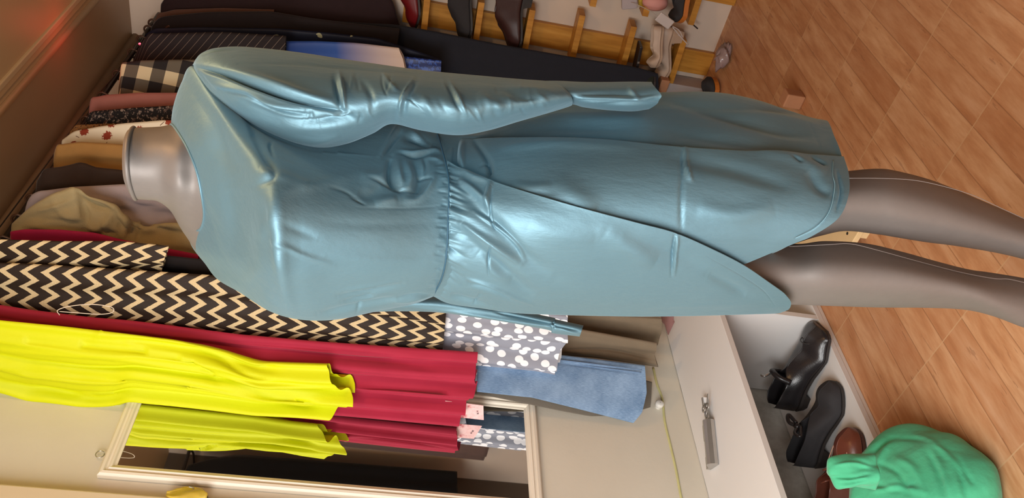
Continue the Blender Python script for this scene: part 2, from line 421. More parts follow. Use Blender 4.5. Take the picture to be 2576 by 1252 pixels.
def pline(pts, n):
    pts = np.array(pts, float); d = np.concatenate([[0], np.cumsum(np.hypot(*np.diff(pts, axis=0).T))])
    s = np.linspace(0, d[-1], n); return np.stack([np.interp(s, d, pts[:, 0]), np.interp(s, d, pts[:, 1])], -1)
def garment_piece(name, A, mat, Y, B=None, hem=None, YB=None, th=.014, folds=4, amp=.006, parent=None, nu=70, seed=0, strokes=None, grow=1., xmin=-1.665, wob=.3, thick=0):
    """A, B: aisle-side and wall-side outline in px on the plane y=Y (YB at the wall side); cloth hangs as a flattened tube"""
    rnd = random.Random(seed + int(Y * 1000)); n = 24
    YB = (Y if B is not None else Y - .05) if YB is None else YB
    a = pline(A, n); Aw = PA(a[:, 0], a[:, 1], 1, Y)
    if B is not None:
        b = pline(B, n); Bw = PA(b[:, 0], b[:, 1], 1, YB)
    else:
        Bw = Aw.copy(); Bw[:, 0] = np.maximum(xmin, 2 * RX - Aw[:, 0] - .02); Bw[:, 0] = np.minimum(Bw[:, 0], Aw[:, 0] - .03); Bw[:, 1] = YB
    nv = 48; rows = []
    ph = [rnd.uniform(0, 6.28) for _ in range(6)]
    for k in range(n):
        u = k / (n - 1); pa, pb = Aw[k], Bw[k]; row = []
        for side in (0, 1):
            for j in range(nv):
                v = j / nv if side == 0 else 1 - j / nv
                p = pa + (pb - pa) * v
                prof = th * (math.sin(PI * min(max(v, 0), 1)) ** .5) * (.45 + .55 * min(1, u * 3))
                wv = math.sin(2 * PI * folds * v + ph[0] + wob * math.sin(3 * u + ph[1])) + .5 * math.sin(2 * PI * folds * 1.9 * v + ph[2] + 1.5 * u)
                fa = amp * (.25 + .75 * u ** .7 * grow) * wv * min(1, 6 * v, 6 * (1 - v) + .15)
                q = p.copy(); q[1] += (-prof if side == 0 else prof) + fa
                row.append(q)
        rows.append(row)
    P = np.array(rows)
    if hem is not None:
        h = pline(hem, nv + 1); zz = PA(h[:, 0], h[:, 1], 1, np.linspace(Y, YB, nv + 1))[:, 2]
        z0 = P[-1, :, 2].copy(); full = np.concatenate([zz[:nv], zz[::-1][:nv]])
        for k in range(n):
            f = max(0, (k / (n - 1) - .5) * 2) ** 2
            P[k, :, 2] += f * (full - z0)
    G = cr(P, nu)
    return grid_obj(name, G, mat, parent, True, cap='top', strokes=strokes, thick=thick)
def garment(name, label, cat, A, mat, Y, group='clothes hung on the left rail', hung=None, piece='fabric', **kw):
    c = PA(A[0][0], A[0][1], 1, Y)
    t = thing(name, label, cat, (RX, Y, c[2]), group)
    garment_piece(piece, A, mat, Y, parent=t, **kw)
    if hung: hanger(Y, hung)
    return t

def fabric_uv(name, build, rough=.8):
    t = NT(name); uv = t.coord('UV'); build(t, uv); t.set(Roughness=rough, Specular_IOR_Level=.25); return t.m
def zigzag(t, uv):
    sx = t.n('ShaderNodeSeparateXYZ'); nz = t.n('ShaderNodeTexNoise'); nz.inputs['Scale'].default_value = 90; t.l(uv, nz.inputs['Vector'])
    t.l(uv, sx.inputs[0]); nf = t.math('MULTIPLY', t.math('SUBTRACT', nz.outputs[0], .5), .10)
    tri = t.math('PINGPONG', t.math('DIVIDE', sx.outputs[0], .02), 1.0)
    f = t.math('FRACT', t.math('ADD', t.math('ADD', t.math('DIVIDE', sx.outputs[1], .048), t.math('MULTIPLY', tri, .62)), nf))
    m = t.math('MULTIPLY', t.math('GREATER_THAN', f, .16), t.math('LESS_THAN', f, .53))
    fleck = t.math('GREATER_THAN', t.noise(t.map(uv, (1, 2, 1)), 420, 2, .8), .70)
    gold = t.mix(t.noise(uv, 500, 3), col('a98a5c'), col('ead9b0'))
    dark = t.mix(fleck, col('2b2019'), col('8a7352'))
    t.l(t.mix(m, dark, gold), t.b.inputs['Base Color']); t.bump(t.math('ADD', m, t.noise(uv, 500, 3)), .4, .0015)
ZIG = fabric_uv('zigzag_sequin_fabric', zigzag, .6)
def polka(t, uv):
    d = t.noise(uv, 25, 2)
    vo = t.n('ShaderNodeTexVoronoi', feature='F1', voronoi_dimensions='2D'); vo.inputs['Scale'].default_value = 38; vo.inputs['Randomness'].default_value = .7
    t.l(t.map(uv, (1.15, .8, 1), rot=(0, 0, .35)), vo.inputs['Vector'])
    sz = t.math('ADD', t.math('MULTIPLY', d, .16), .27)
    m = t.math('LESS_THAN', vo.outputs['Distance'], sz)
    t.l(t.mix(m, col('8f929e'), col('eeeef2')), t.b.inputs['Base Color'])
POLKA = fabric_uv('polka_dot_fabric', polka, .7)
def plaid(t, uv):
    sx = t.n('ShaderNodeSeparateXYZ'); t.l(t.map(uv, (1, 1, 1), rot=(0, 0, .2)), sx.inputs[0])
    a = t.math('GREATER_THAN', t.math('FRACT', t.math('DIVIDE', sx.outputs[0], .085)), .5)
    b = t.math('GREATER_THAN', t.math('FRACT', t.math('DIVIDE', sx.outputs[1], .085)), .5)
    s_ = t.math('MULTIPLY', t.math('ADD', a, b), .5)
    t.l(t.ramp(s_, [(0, col('cdbd98')), (.4, col('6a6152')), (.9, col('231f1f'))]), t.b.inputs['Base Color'])
PLAID = fabric_uv('plaid_fabric', plaid)
def spots(ca, cb, sc, thr, cc=None, thr2=.3):
    def f(t, uv):
        n1 = t.noise(uv, sc, 4, .7); m = t.math('GREATER_THAN', n1, thr); c = t.mix(m, col(ca), col(cb))
        if cc:
            n2 = t.noise(t.map(uv, (1, 1, 1), loc=(3, 5, 0)), sc * .8, 3, .6); c = t.mix(t.math('GREATER_THAN', n2, thr2), c, col(cc))
        t.l(c, t.b.inputs['Base Color'])
    return f
FLORB = fabric_uv('black_floral_fabric', spots('1d1a1b', '8d7c72', 70, .56, '51403a', .6))
SPECK = fabric_uv('brown_speckled_fabric', spots('8a6038', '241c18', 160, .56))
def redfl(t, uv):
    vo = t.n('ShaderNodeTexVoronoi', feature='F1', voronoi_dimensions='2D'); vo.inputs['Scale'].default_value = 17; t.l(uv, vo.inputs['Vector'])
    n_ = t.noise(uv, 160, 4, .7); d = t.math('ADD', vo.outputs['Distance'], t.math('MULTIPLY', t.math('SUBTRACT', n_, .5), .5))
    m = t.math('LESS_THAN', d, .22)
    ln = t.n('ShaderNodeTexVoronoi', feature='DISTANCE_TO_EDGE', voronoi_dimensions='2D'); ln.inputs['Scale'].default_value = 12; t.l(uv, ln.inputs['Vector'])
    l_ = t.math('MULTIPLY', t.math('LESS_THAN', ln.outputs[0], .012), t.math('GREATER_THAN', t.noise(uv, 22, 2), .56))
    c = t.mix(l_, col('e0d4bc'), col('6a4a3a')); c = t.mix(m, c, col('8e3a26'))
    t.l(c, t.b.inputs['Base Color'])
REDFL = fabric_uv('white_fabric_with_red_flowers', redfl)
def pins(t, uv):
    sx = t.n('ShaderNodeSeparateXYZ'); t.l(t.map(uv, (1, 1, 1), rot=(0, 0, -.9)), sx.inputs[0])
    m = t.math('LESS_THAN', t.math('FRACT', t.math('DIVIDE', sx.outputs[0], .022)), .07)
    t.l(t.mix(m, col('221c1d'), col('6e6156')), t.b.inputs['Base Color'])
PINS = fabric_uv('pinstripe_fabric', pins)
def leafy(t, uv):
    m = t.math('GREATER_THAN', t.noise(t.map(uv, (1, .5, 1)), 26, 2, .5), .66)
    t.l(t.mix(m, col('151b30'), col('a9ae8c')), t.b.inputs['Base Color'])
LEAF = fabric_uv('navy_leaf_print', leafy, .5)
def ombre(t, uv):
    sx = t.n('ShaderNodeSeparateXYZ'); t.l(uv, sx.inputs[0])
    t.l(t.ramp(sx.outputs[1], [(.30, col('16306e')), (.52, col('2b4f97')), (.68, col('b9a9a8')), (.8, col('dcc4ad'))]), t.b.inputs['Base Color'])
OMBRE = fabric_uv('blue_to_cream_print', ombre, .5)
def denim(t, uv):
    n1 = t.noise(t.map(uv, (1, .12, 1)), 700, 2, .8); n2 = t.noise(uv, 14, 4)
    f = t.math('ADD', t.math('MULTIPLY', n1, .5), t.math('MULTIPLY', n2, .5))
    t.l(t.ramp(f, [(.35, col('5f7c9e')), (.6, col('8aa5c4'))]), t.b.inputs['Base Color'])
DENIM = fabric_uv('light_blue_denim', denim)
def rust(t, uv):
    t.l(t.mix(t.noise(uv, 12, 3), col('9e1f38'), col('b22a45')), t.b.inputs['Base Color']); t.set(Sheen_Weight=.1)
CRIM = fabric_uv('crimson_jersey', rust, .75)
NEON = plain('neon_yellow_jersey', (.66, .70, .0, 1), .6, spec=.3, bump=.1, bscale=200)

# nearest first
neon = garment('neon_dress', 'neon yellow long dress hanging nearest the camera in front of the mirror', 'dress',
    [(-170, 778), (0, 805), (150, 820), (300, 838), (450, 858), (550, 880), (640, 912), (822, 918)], NEON, 1.32, YB=1.292,
    B=[(-170, 940), (0, 991), (72, 1013), (144, 1018), (216, 1027), (281, 1024), (330, 1010), (450, 1020), (640, 1036), (740, 1040), (800, 1046)],
    hem=[(822, 918), (832, 945), (850, 968), (893, 973), (893, 990), (875, 1005), (840, 1028), (800, 1046)], th=.022, folds=3, amp=.014, nu=130, hung='neon yellow dress',
    strokes=[([(0, 850), (120, 862), (250, 868), (400, 888), (520, 930), (560, 965)], 9, -.016, 'step'), ([(0, 905), (200, 925), (420, 945), (640, 990)], 12, .011),
             ([(260, 820), (250, 840), (235, 860)], 5, .004), ([(180, 1000), (260, 985), (330, 990)], 8, .010), ([(480, 870), (600, 905), (700, 930)], 12, -.014),
             ([(560, 960), (700, 975), (820, 985)], 10, .014), ([(30, 960), (150, 985), (260, 1005)], 7, -.011), ([(330, 855), (318, 862)], 4, .003), ([(640, 990), (740, 1010), (800, 1020)], 8, -.011), ([(0, 935), (200, 950), (450, 975), (700, 1005)], 6, -.009), ([(0, 880), (150, 890), (330, 905), (500, 935)], 6, .008), ([(300, 850), (420, 868), (540, 895), (640, 950), (760, 968)], 7, -.010)])
red = garment('crimson_dress', 'crimson long dress with a wavy hem between the neon and zigzag dresses', 'dress',
    [(-170, 750), (0, 766), (67, 777), (215, 796), (335, 806), (600, 840), (800, 858), (1000, 872), (1202, 885)], CRIM, 1.395, YB=1.315,
    B=[(-170, 940), (200, 980), (600, 1020), (900, 1045), (1150, 1068)],
    hem=[(1202, 885), (1198, 915), (1192, 940), (1202, 960), (1178, 985), (1170, 1020), (1160, 1045), (1150, 1068)], th=.020, folds=4.3, amp=.014, nu=120, hung='crimson dress',
    strokes=[([(500, 858), (800, 880), (1000, 905), (1100, 925)], 7, -.012), ([(700, 890), (900, 930), (1180, 955)], 12, .006), ([(850, 960), (1000, 985), (1160, 1000)], 9, -.010), ([(200, 800), (400, 830), (600, 850)], 6, -.006)])
rib = PA(np.array([150., 145, 175, 230, 280, 283, 250, 190, 150]), np.array([792., 780, 770, 765, 772, 785, 790, 786, 783]), 1, 1.33)
ribbon = tube('ribbon_loop', rib, .001, plain('white_ribbon', 'd9cbb8', .6), red, n=6); tag(ribbon, 'thin white hanging loop')
zz = garment('zigzag_dress', 'black and gold zigzag sequin dress hanging beside the crimson dress', 'dress',
    [(-140, 655), (100, 664), (300, 676), (540, 692), (750, 715), (1000, 760), (1122, 785)], ZIG, 1.455, YB=1.42,
    B=[(-140, 850), (300, 860), (700, 870), (1112, 884)], th=.020, folds=2.2, amp=.006, nu=110, hung='zigzag dress')
garment_piece('sleeve', [(-60, 600), (150, 606), (300, 606), (425, 618)], ZIG, 1.485, B=[(-60, 735), (150, 722), (300, 705), (405, 690)], parent=zz, th=.014, folds=1.3, amp=.004, nu=50)
garment('black_jersey_top', 'plain black top just behind the sleeve of the zigzag dress', 'top', [(60, 640), (250, 640), (400, 640), (540, 655), (640, 700)], cloth('black_jersey', '1c1718'), 1.52, hung='black top')
garment('magenta_top', 'magenta top showing a thin strip below the olive jacket', 'top', [(26, 582), (60, 576), (150, 577), (240, 585), (310, 603), (420, 624), (500, 640)], cloth('magenta_jersey', 'a11c4c'), 1.60, hung='magenta top', folds=2)
olive = garment('olive_jacket', 'crumpled pale olive cotton jacket with a bunched sleeve beside the mannequin neck', 'jacket',
    [(30, 562), (75, 520), (130, 487), (192, 466), (215, 490), (290, 513), (318, 545), (360, 572), (410, 560), (480, 560), (540, 600)], cloth('olive_cotton', '9c8c66', bump=.5), 1.69, hung='olive jacket',
    th=.02, folds=2.6, amp=.008, nu=90,
    strokes=[([(190, 470), (205, 520), (212, 560)], 6, -.008), ([(215, 500), (250, 520), (320, 540)], 9, -.012), ([(70, 545), (150, 555), (240, 562)], 5, -.006), ([(215, 560), (240, 575), (270, 560), (285, 520)], 8, .012),
             ([(130, 500), (160, 540), (200, 555)], 8, .007), ([(320, 590), (360, 560), (400, 545)], 8, -.010), ([(250, 530), (290, 530), (318, 560), (310, 590)], 9, .016), ([(195, 475), (212, 500), (240, 520), (310, 535)], 6, -.016), ([(205, 500), (220, 540), (214, 575)], 5, -.012), ([(90, 530), (140, 520), (190, 500)], 7, .010), ([(240, 555), (262, 580), (300, 590)], 5, -.010), ([(330, 555), (350, 575), (345, 600)], 5, -.012), ([(370, 545), (400, 575), (470, 590)], 6, -.010), ([(60, 565), (130, 575), (210, 590)], 6, .008)])
garment('lavender_blouse', 'pale lavender grey blouse with shirred cuff behind the olive jacket', 'blouse',
    [(64, 530), (70, 500), (88, 482), (180, 470), (310, 463), (420, 470), (520, 510)], cloth('lavender_cotton', '9d8f90', bump=.3), 1.78, hung='lavender blouse', th=.02, folds=3, amp=.007,
    strokes=[([(215, 495), (250, 500), (290, 510)], 5, .008), ([(310, 500), (350, 520), (400, 520)], 7, -.008)])
garment('dark_brown_shirt', 'very dark brown shirt between the tan and lavender tops', 'shirt',
    [(93, 455), (110, 425), (160, 418), (205, 407), (240, 420), (330, 430), (430, 440)], cloth('dark_brown_cotton', '33241c'), 1.87, hung='dark brown shirt', th=.02, folds=2)
garment('tan_shirt', 'tan mustard shirt beside the mannequin neck', 'shirt',
    [(136, 385), (142, 364), (200, 356), (300, 362), (400, 372)], cloth('tan_cotton', '9d7440', bump=.3), 1.975, hung='tan shirt', th=.018, folds=2.4, amp=.007)
garment('red_flowered_blouse', 'cream blouse printed with dark red flowers on stems', 'blouse',
    [(156, 352), (185, 330), (250, 318), (310, 310), (410, 302), (470, 302)], REDFL, 2.07, hung='cream blouse with red flowers', th=.018, folds=1.5, amp=.004)
garment('speckled_brown_top', 'thin strip of brown speckled top beside the red flowered blouse', 'top',
    [(176, 330), (190, 314), (260, 311), (320, 311)], SPECK, 2.125, hung='speckled brown top', th=.012)
garment('black_floral_top', 'black top with small pale flowers under the pink top', 'top',
    [(216, 302), (228, 280), (330, 271), (440, 265)], FLORB, 2.19, hung='black floral top', th=.016, folds=2)
garment('pink_jersey_top', 'plain dusty pink top between plaid shirt and black floral top', 'top',
    [(226, 274), (228, 246), (270, 238), (350, 233), (450, 233)], cloth('dusty_pink_jersey', '9a5f55'), 2.28, hung='pink top', th=.02, folds=1)
garment('plaid_shirt', 'cream and black plaid shirt beside the mannequin shoulder', 'shirt',
    [(300, 200), (305, 158), (350, 152), (430, 150), (520, 150)], PLAID, 2.43, hung='plaid shirt', th=.018, folds=1.5, amp=.004)
garment('pinstripe_jacket', 'black pinstriped jacket above the mannequin shoulder', 'jacket',
    [(336, 145), (358, 102), (375, 84), (560, 80), (720, 90)], PINS, 2.58, hung='pinstripe jacket', th=.02, folds=1.5, amp=.003)
garment('ombre_dress', 'blue dress fading to cream at its curved hem behind the mannequin sleeve', 'dress',
    [(480, 112), (560, 103), (800, 103), (900, 108), (1003, 120)], OMBRE, 2.64, B=[(480, 260), (800, 260), (1025, 250)], hem=[(1003, 120), (1015, 140), (1022, 170), (1025, 250)], th=.02, folds=.8, amp=.004, nu=80)
garment('navy_leaf_dress', 'navy dress with pale leaf print between dark coats', 'dress',
    [(366, 86), (374, 72), (500, 68), (700, 71), (830, 82), (950, 96), (1110, 148)], LEAF, 2.74, hung='navy leaf dress', B=[(366, 100), (600, 300), (1110, 300)], th=.012, folds=1, amp=.003)
garment('black_coat', 'long black coat hanging in front of the brown-edged jacket', 'coat',
    [(380, 68), (402, 42), (520, 30), (680, 28), (780, 45), (900, 60), (1005, 72)], cloth('black_wool', '211a1b'), 2.845, hung='black coat', th=.02, folds=2)
garment('navy_trousers', 'very long dark navy trousers hanging down behind the mannequin sleeve', 'trousers',
    [(800, 50), (1000, 62), (1100, 80), (1250, 110), (1450, 145), (1600, 168), (1655, 185)], cloth('dark_navy_cloth', '20222b'), 2.885, B=[(800, 260), (1655, 280)], th=.02, folds=1.6, amp=.005)
garment('brown_edged_jacket', 'dark jacket with a lighter brown edge near the far end of the rail', 'jacket',
    [(386, 58), (396, 34), (440, 24), (560, 20), (690, 24)], cloth('brown_wool', '5c3f33'), 2.93, hung='brown-edged jacket', th=.014, folds=2)
garment('maroon_black_coat', 'dark maroon black coat at the far end of the rail by the back wall', 'coat',
    [(405, 10), (430, -25), (600, -32), (850, -25), (985, -10), (1006, 66)], cloth('maroon_black_wool', '2a1a1c'), 2.985, hung='maroon black coat', th=.02, folds=2)
garment('royal_blue_top', 'shiny royal blue printed cloth end below the cream hem', 'top',
    [(900, 130), (1020, 142), (1110, 152)], fabric_uv('royal_blue_print', spots('1d2c66', '3455a8', 60, .52), .35), 2.69, B=[(900, 230), (1108, 230)], th=.012, folds=1)

# skirts and trousers hanging low behind the long dresses
pk = thing('polka_dot_skirt', 'grey skirt with white polka dots hanging below the zigzag hem', 'skirt', (-1.45, 1.46, 1.1), 'clothes hung on the left rail')
garment_piece('skirt_panel', [(1000, 760), (1250, 775), (1428, 792)], POLKA, 1.475, YB=1.44, B=[(1000, 900), (1200, 960), (1380, 984)], hem=[(1428, 792), (1425, 857), (1412, 866), (1400, 900), (1396, 940), (1388, 965), (1380, 984)], parent=pk, th=.018, folds=2.8, amp=.012, nu=70,
    strokes=[([(1120, 822), (1250, 838), (1420, 862)], 5, -.012), ([(1150, 865), (1300, 885), (1400, 900)], 5, -.008)])
garment_piece('lining', [(1300, 800), (1405, 870), (1414, 872)], plain('white_lining', 'd9d7d8', .7), 1.49, YB=1.455, B=[(1300, 940), (1392, 986)], hem=[(1414, 872), (1406, 930), (1392, 986)], parent=pk, th=.006, folds=2, amp=.004, nu=20)
jn = thing('blue_jeans', 'light blue jeans leg hanging near the mirror corner', 'jeans', (-1.5, 1.4, .8), 'clothes hung on the left rail')
garment_piece('leg', [(1200, 865), (1340, 884), (1420, 893), (1520, 905), (1622, 918)], DENIM, 1.50, YB=1.375, B=[(1200, 985), (1340, 1000), (1480, 1035), (1592, 1064)], parent=jn, th=.012, folds=.8, amp=.003, nu=60,
    hem=[(1622, 918), (1624, 980), (1612, 1030), (1592, 1064)], strokes=[([(1390, 905), (1500, 917), (1612, 932)], 2.2, .004), ([(1390, 911), (1500, 924), (1610, 939)], 1.8, -.004), ([(1608, 925), (1607, 980), (1590, 1058)], 1.8, -.003)])
for a_, b_, c_ in (((1395, 903), (1615, 930), 'side_seam'), ((1395, 909), (1613, 937), 'side_seam')):
    P_ = PA(np.linspace(a_[0], b_[0], 6), np.linspace(a_[1], b_[1], 6), 1, np.linspace(1.482, 1.474, 6)); tube(c_, P_, .0014, plain('denim_seam', '6d87a8', .8), jn, n=6)
oj = thing('dark_grey_trousers', 'dark grey brown trousers just behind the blue jeans', 'trousers', (-1.5, 1.45, .8), 'clothes hung on the left rail')
garment_piece('leg', [(1200, 870), (1400, 900), (1640, 960)], cloth('grey_brown_cotton', '6f675c'), 1.53, YB=1.40, B=[(1200, 990), (1420, 1035), (1630, 1073)], parent=oj, th=.010, folds=1, amp=.003, nu=40)
bj = thing('brown_jeans', 'brown jeans with frayed hems hanging between skirt and mannequin', 'jeans', (-1.5, 1.55, .8), 'clothes hung on the left rail')
BRJ = cloth('taupe_denim', '7b6c59')
garment_piece('leg', [(1250, 770), (1500, 790), (1664, 800)], BRJ, 1.66, B=[(1250, 830), (1500, 850), (1660, 868)], hem=[(1664, 800), (1662, 830), (1652, 868)], parent=bj, th=.012, folds=1, amp=.003, nu=40)
garment_piece('leg', [(1250, 810), (1450, 826), (1652, 862)], BRJ, 1.58, B=[(1250, 880), (1500, 900), (1655, 922)], hem=[(1652, 862), (1645, 890), (1656, 922)], parent=bj, th=.014, folds=1.3, amp=.006, nu=40,
    strokes=[([(1420, 880), (1530, 880), (1640, 902)], 3, -.008)])
pc = PA(1678, 812, 2, .345)
cl = grid_obj('folded_cloth', np.array([[(pc[0] - .01 + a * .03 + .004 * math.sin(9 * b), pc[1] + .05 + b * .06, max(.3285, .3285) + .02 * (1 - abs(a) ** 3) * (1 - abs(b) ** 3)) for b in np.linspace(-1, 1, 20)] for a in np.linspace(-1, 1, 16)]), cloth('dusty_red_cloth', '9c7472'), None)
tag(cl, 'small dusty pink folded cloth on the shelf behind the dress', 'cloth')

# price cards under the crimson hem
cards = thing('price_card', 'pink flowered price cards hanging below the crimson dress hem', 'price tag', tuple(PA(1190, 1035, 1, 1.24)))
def cardm(t, uv):
    oc = t.coord(); f = t.noise(oc, 70, 4, .65); t.l(t.ramp(f, [(.42, col('f0c9c6')), (.58, col('e8b3b0')), (.68, col('b8555c'))]), t.b.inputs['Base Color'])
CARD = fabric_uv('flowered_card', cardm, .4)
k4 = PA(np.array([1120., 1216, 1217, 1125]), np.array([1008., 1020, 1056, 1046]), 1, 1.335)
nrm = np.cross(k4[1] - k4[0], k4[3] - k4[0]); nrm /= np.linalg.norm(nrm)
V = [tuple(p) for p in k4] + [tuple(p + nrm * .0012) for p in k4]
link('card', mesh(V, [[0, 1, 2, 3], [7, 6, 5, 4], [0, 4, 5, 1], [1, 5, 6, 2], [2, 6, 7, 3], [3, 7, 4, 0]]), CARD, cards, smooth=False)
def text(s, size, P, ex, ey, mat, name, parent=None, ext=.0002):
    cu = bpy.data.curves.new('t', 'FONT'); cu.body = s; cu.size = size; cu.extrude = ext; cu.align_x = 'CENTER'; cu.align_y = 'CENTER'
    o = bpy.data.objects.new('t', cu); C.objects.link(o); dg = bpy.context.evaluated_depsgraph_get(); me = bpy.data.meshes.new_from_object(o.evaluated_get(dg))
    bpy.data.objects.remove(o)
    ex = Vector(ex).normalized(); ez = ex.cross(Vector(ey)).normalized(); ey = ez.cross(ex)
    me.transform(Matrix([[ex[0], ey[0], ez[0], P[0]], [ex[1], ey[1], ez[1], P[1]], [ex[2], ey[2], ez[2], P[2]], [0, 0, 0, 1]]))
    return link(name, me, mat, parent, smooth=False)
INK = plain('dark_ink', '4a3038', .6)
cc = k4.mean(0); front = -nrm if nrm @ (CP - cc) < 0 else nrm
side = 1 if nrm @ (CP - cc) > 0 else -1
pf = cc + (k4[1] - k4[0]) * .34 + (nrm * .0016 if side > 0 else -nrm * .0004)
text('M 38', .007, pf, k4[3] - k4[0], k4[0] - k4[1], INK, 'lettering', cards)
pb = cc + (k4[1] - k4[0]) * .1 + (-nrm * .0004 if side > 0 else nrm * .0016)
text('COIR NEW', .012, pb, k4[0] - k4[1], k4[0] - k4[3], INK, 'lettering', cards)

# ------------------------------------------------------------------ mannequin
DM = 1.2
man = thing('mannequin', 'headless grey brown plastic mannequin wearing the teal satin dress', 'mannequin', tuple(PD(2700., 640., 1.2) * np.array([1, 1, 0])))
body = [
    [(324, 326, 1.20), (311, 350, 1.165), (307, 405, 1.145), (312, 455, 1.155), (331, 493, 1.20)],
    [(336, 321, 1.20), (322, 350, 1.155), (318, 405, 1.135), (324, 460, 1.15), (341, 500, 1.20)],
    [(370, 320, 1.20), (362, 355, 1.155), (360, 408, 1.138), (362, 460, 1.15), (370, 503, 1.20)],
    [(415, 316, 1.20), (408, 355, 1.15), (405, 410, 1.135), (402, 465, 1.15), (398, 507, 1.20)],
    [(450, 300, 1.20), (448, 360, 1.14), (447, 420, 1.125), (443, 485, 1.14), (430, 532, 1.23)],
    [(478, 262, 1.19), (490, 350, 1.14), (493, 430, 1.13), (492, 510, 1.15), (465, 590, 1.26)],
    [(520, 200, 1.18), (550, 330, 1.12), (560, 440, 1.11), (558, 560, 1.13), (530, 670, 1.27)],
    [(640, 270, 1.20), (680, 370, 1.08), (695, 470, 1.02), (690, 600, 1.02), (670, 740, 1.20)],
    [(850, 320, 1.20), (850, 400, 1.10), (850, 510, 1.05), (850, 620, 1.06), (850, 750, 1.20)],
    [(1110, 365, 1.21), (1120, 430, 1.13), (1120, 540, 1.10), (1115, 640, 1.12), (1095, 725, 1.21)],
    [(1400, 300, 1.24), (1400, 400, 1.12), (1400, 520, 1.08), (1400, 640, 1.10), (1400, 740, 1.22)],
    [(1600, 330, 1.24), (1620, 400, 1.17), (1630, 500, 1.14), (1620, 600, 1.15), (1600, 700, 1.22)]]
net('body', body, 150, 64, PLASTIC, man, closed=True, bk=.075, cap=True)
# rim lip on the neck
rim = PD(np.array([336., 322, 318, 324, 341, 346, 350, 346]), np.array([321., 350, 405, 460, 500, 460, 405, 350]), np.array([1.20, 1.153, 1.133, 1.148, 1.20, 1.25, 1.265, 1.25]))
tube('neck_rim', rim, .003, PLASTIC, man, n=10, closed=True)
def leg(rows, name):
    rr = [arow(a, b, DA, DA, Dm, 5, pw=.7) for a, b, DA, Dm in rows]
    return net(name, rr, 150, 44, PLASTIC, man, closed=True, bk=.055, cap=True)
leg([((1640, 400), (1660, 600), 1.21, 1.12), ((1800, 410), (1800, 620), 1.21, 1.12), ((1950, 425), (1950, 622), 1.20, 1.12), ((2062, 436), (2060, 594), 1.19, 1.12), ((2129, 430), (2127, 581), 1.18, 1.12),
     ((2208, 424), (2206, 589), 1.18, 1.12), ((2262, 431), (2256, 597), 1.18, 1.12), ((2350, 455), (2330, 609), 1.185, 1.125), ((2449, 495), (2415, 620), 1.19, 1.135), ((2576, 548), (2536, 642), 1.20, 1.155),
     ((2690, 580), (2660, 676), 1.205, 1.165), ((2780, 585), (2745, 700), 1.20, 1.14), ((2830, 590), (2800, 690), 1.20, 1.16)], 'leg')
leg([((1700, 570), (1700, 745), 1.21, 1.12), ((1850, 580), (1850, 765), 1.20, 1.11), ((1990, 612), (1990, 766), 1.19, 1.11), ((2075, 606), (2083, 769), 1.17, 1.10), ((2178, 612), (2208, 773), 1.17, 1.10),
     ((2270, 633), (2332, 774), 1.17, 1.10), ((2353, 656), (2428, 779), 1.17, 1.105), ((2436, 677), (2498, 795), 1.17, 1.11), ((2498, 686), (2576, 824), 1.17, 1.12), ((2600, 704), (2660, 850), 1.175, 1.13),
     ((2720, 735), (2730, 850), 1.18, 1.12), ((2800, 735), (2800, 840), 1.18, 1.14)], 'leg')
tube('mould_seam', PD(np.array([2135., 2210, 2300, 2380, 2450, 2520, 2590]), np.array([448., 448, 453, 470, 492, 524, 556]), np.array([1.139, 1.137, 1.138, 1.142, 1.15, 1.16, 1.172])), .0006, SEAM, man, n=6)
tube('mould_seam', PD(np.array([1985., 2083, 2140, 2208, 2310, 2415, 2500, 2540, 2600]), np.array([620., 615, 613, 629, 657, 684, 700, 702, 716]), np.array([1.155, 1.135, 1.130, 1.131, 1.132, 1.135, 1.136, 1.14, 1.15])), .0006, SEAM, man, n=6)
PB = man.location
a = np.linspace(0, 2 * PI, 40, endpoint=False)
G = np.array([[(PB[0] + r_ * math.cos(q), PB[1] + r_ * math.sin(q), z_) for q in a] for r_, z_ in ((.001, .0005), (.15, .0005), (.155, .004), (.15, .008), (.001, .008))])
grid_obj('base_plate', G, STEEL, man, True)

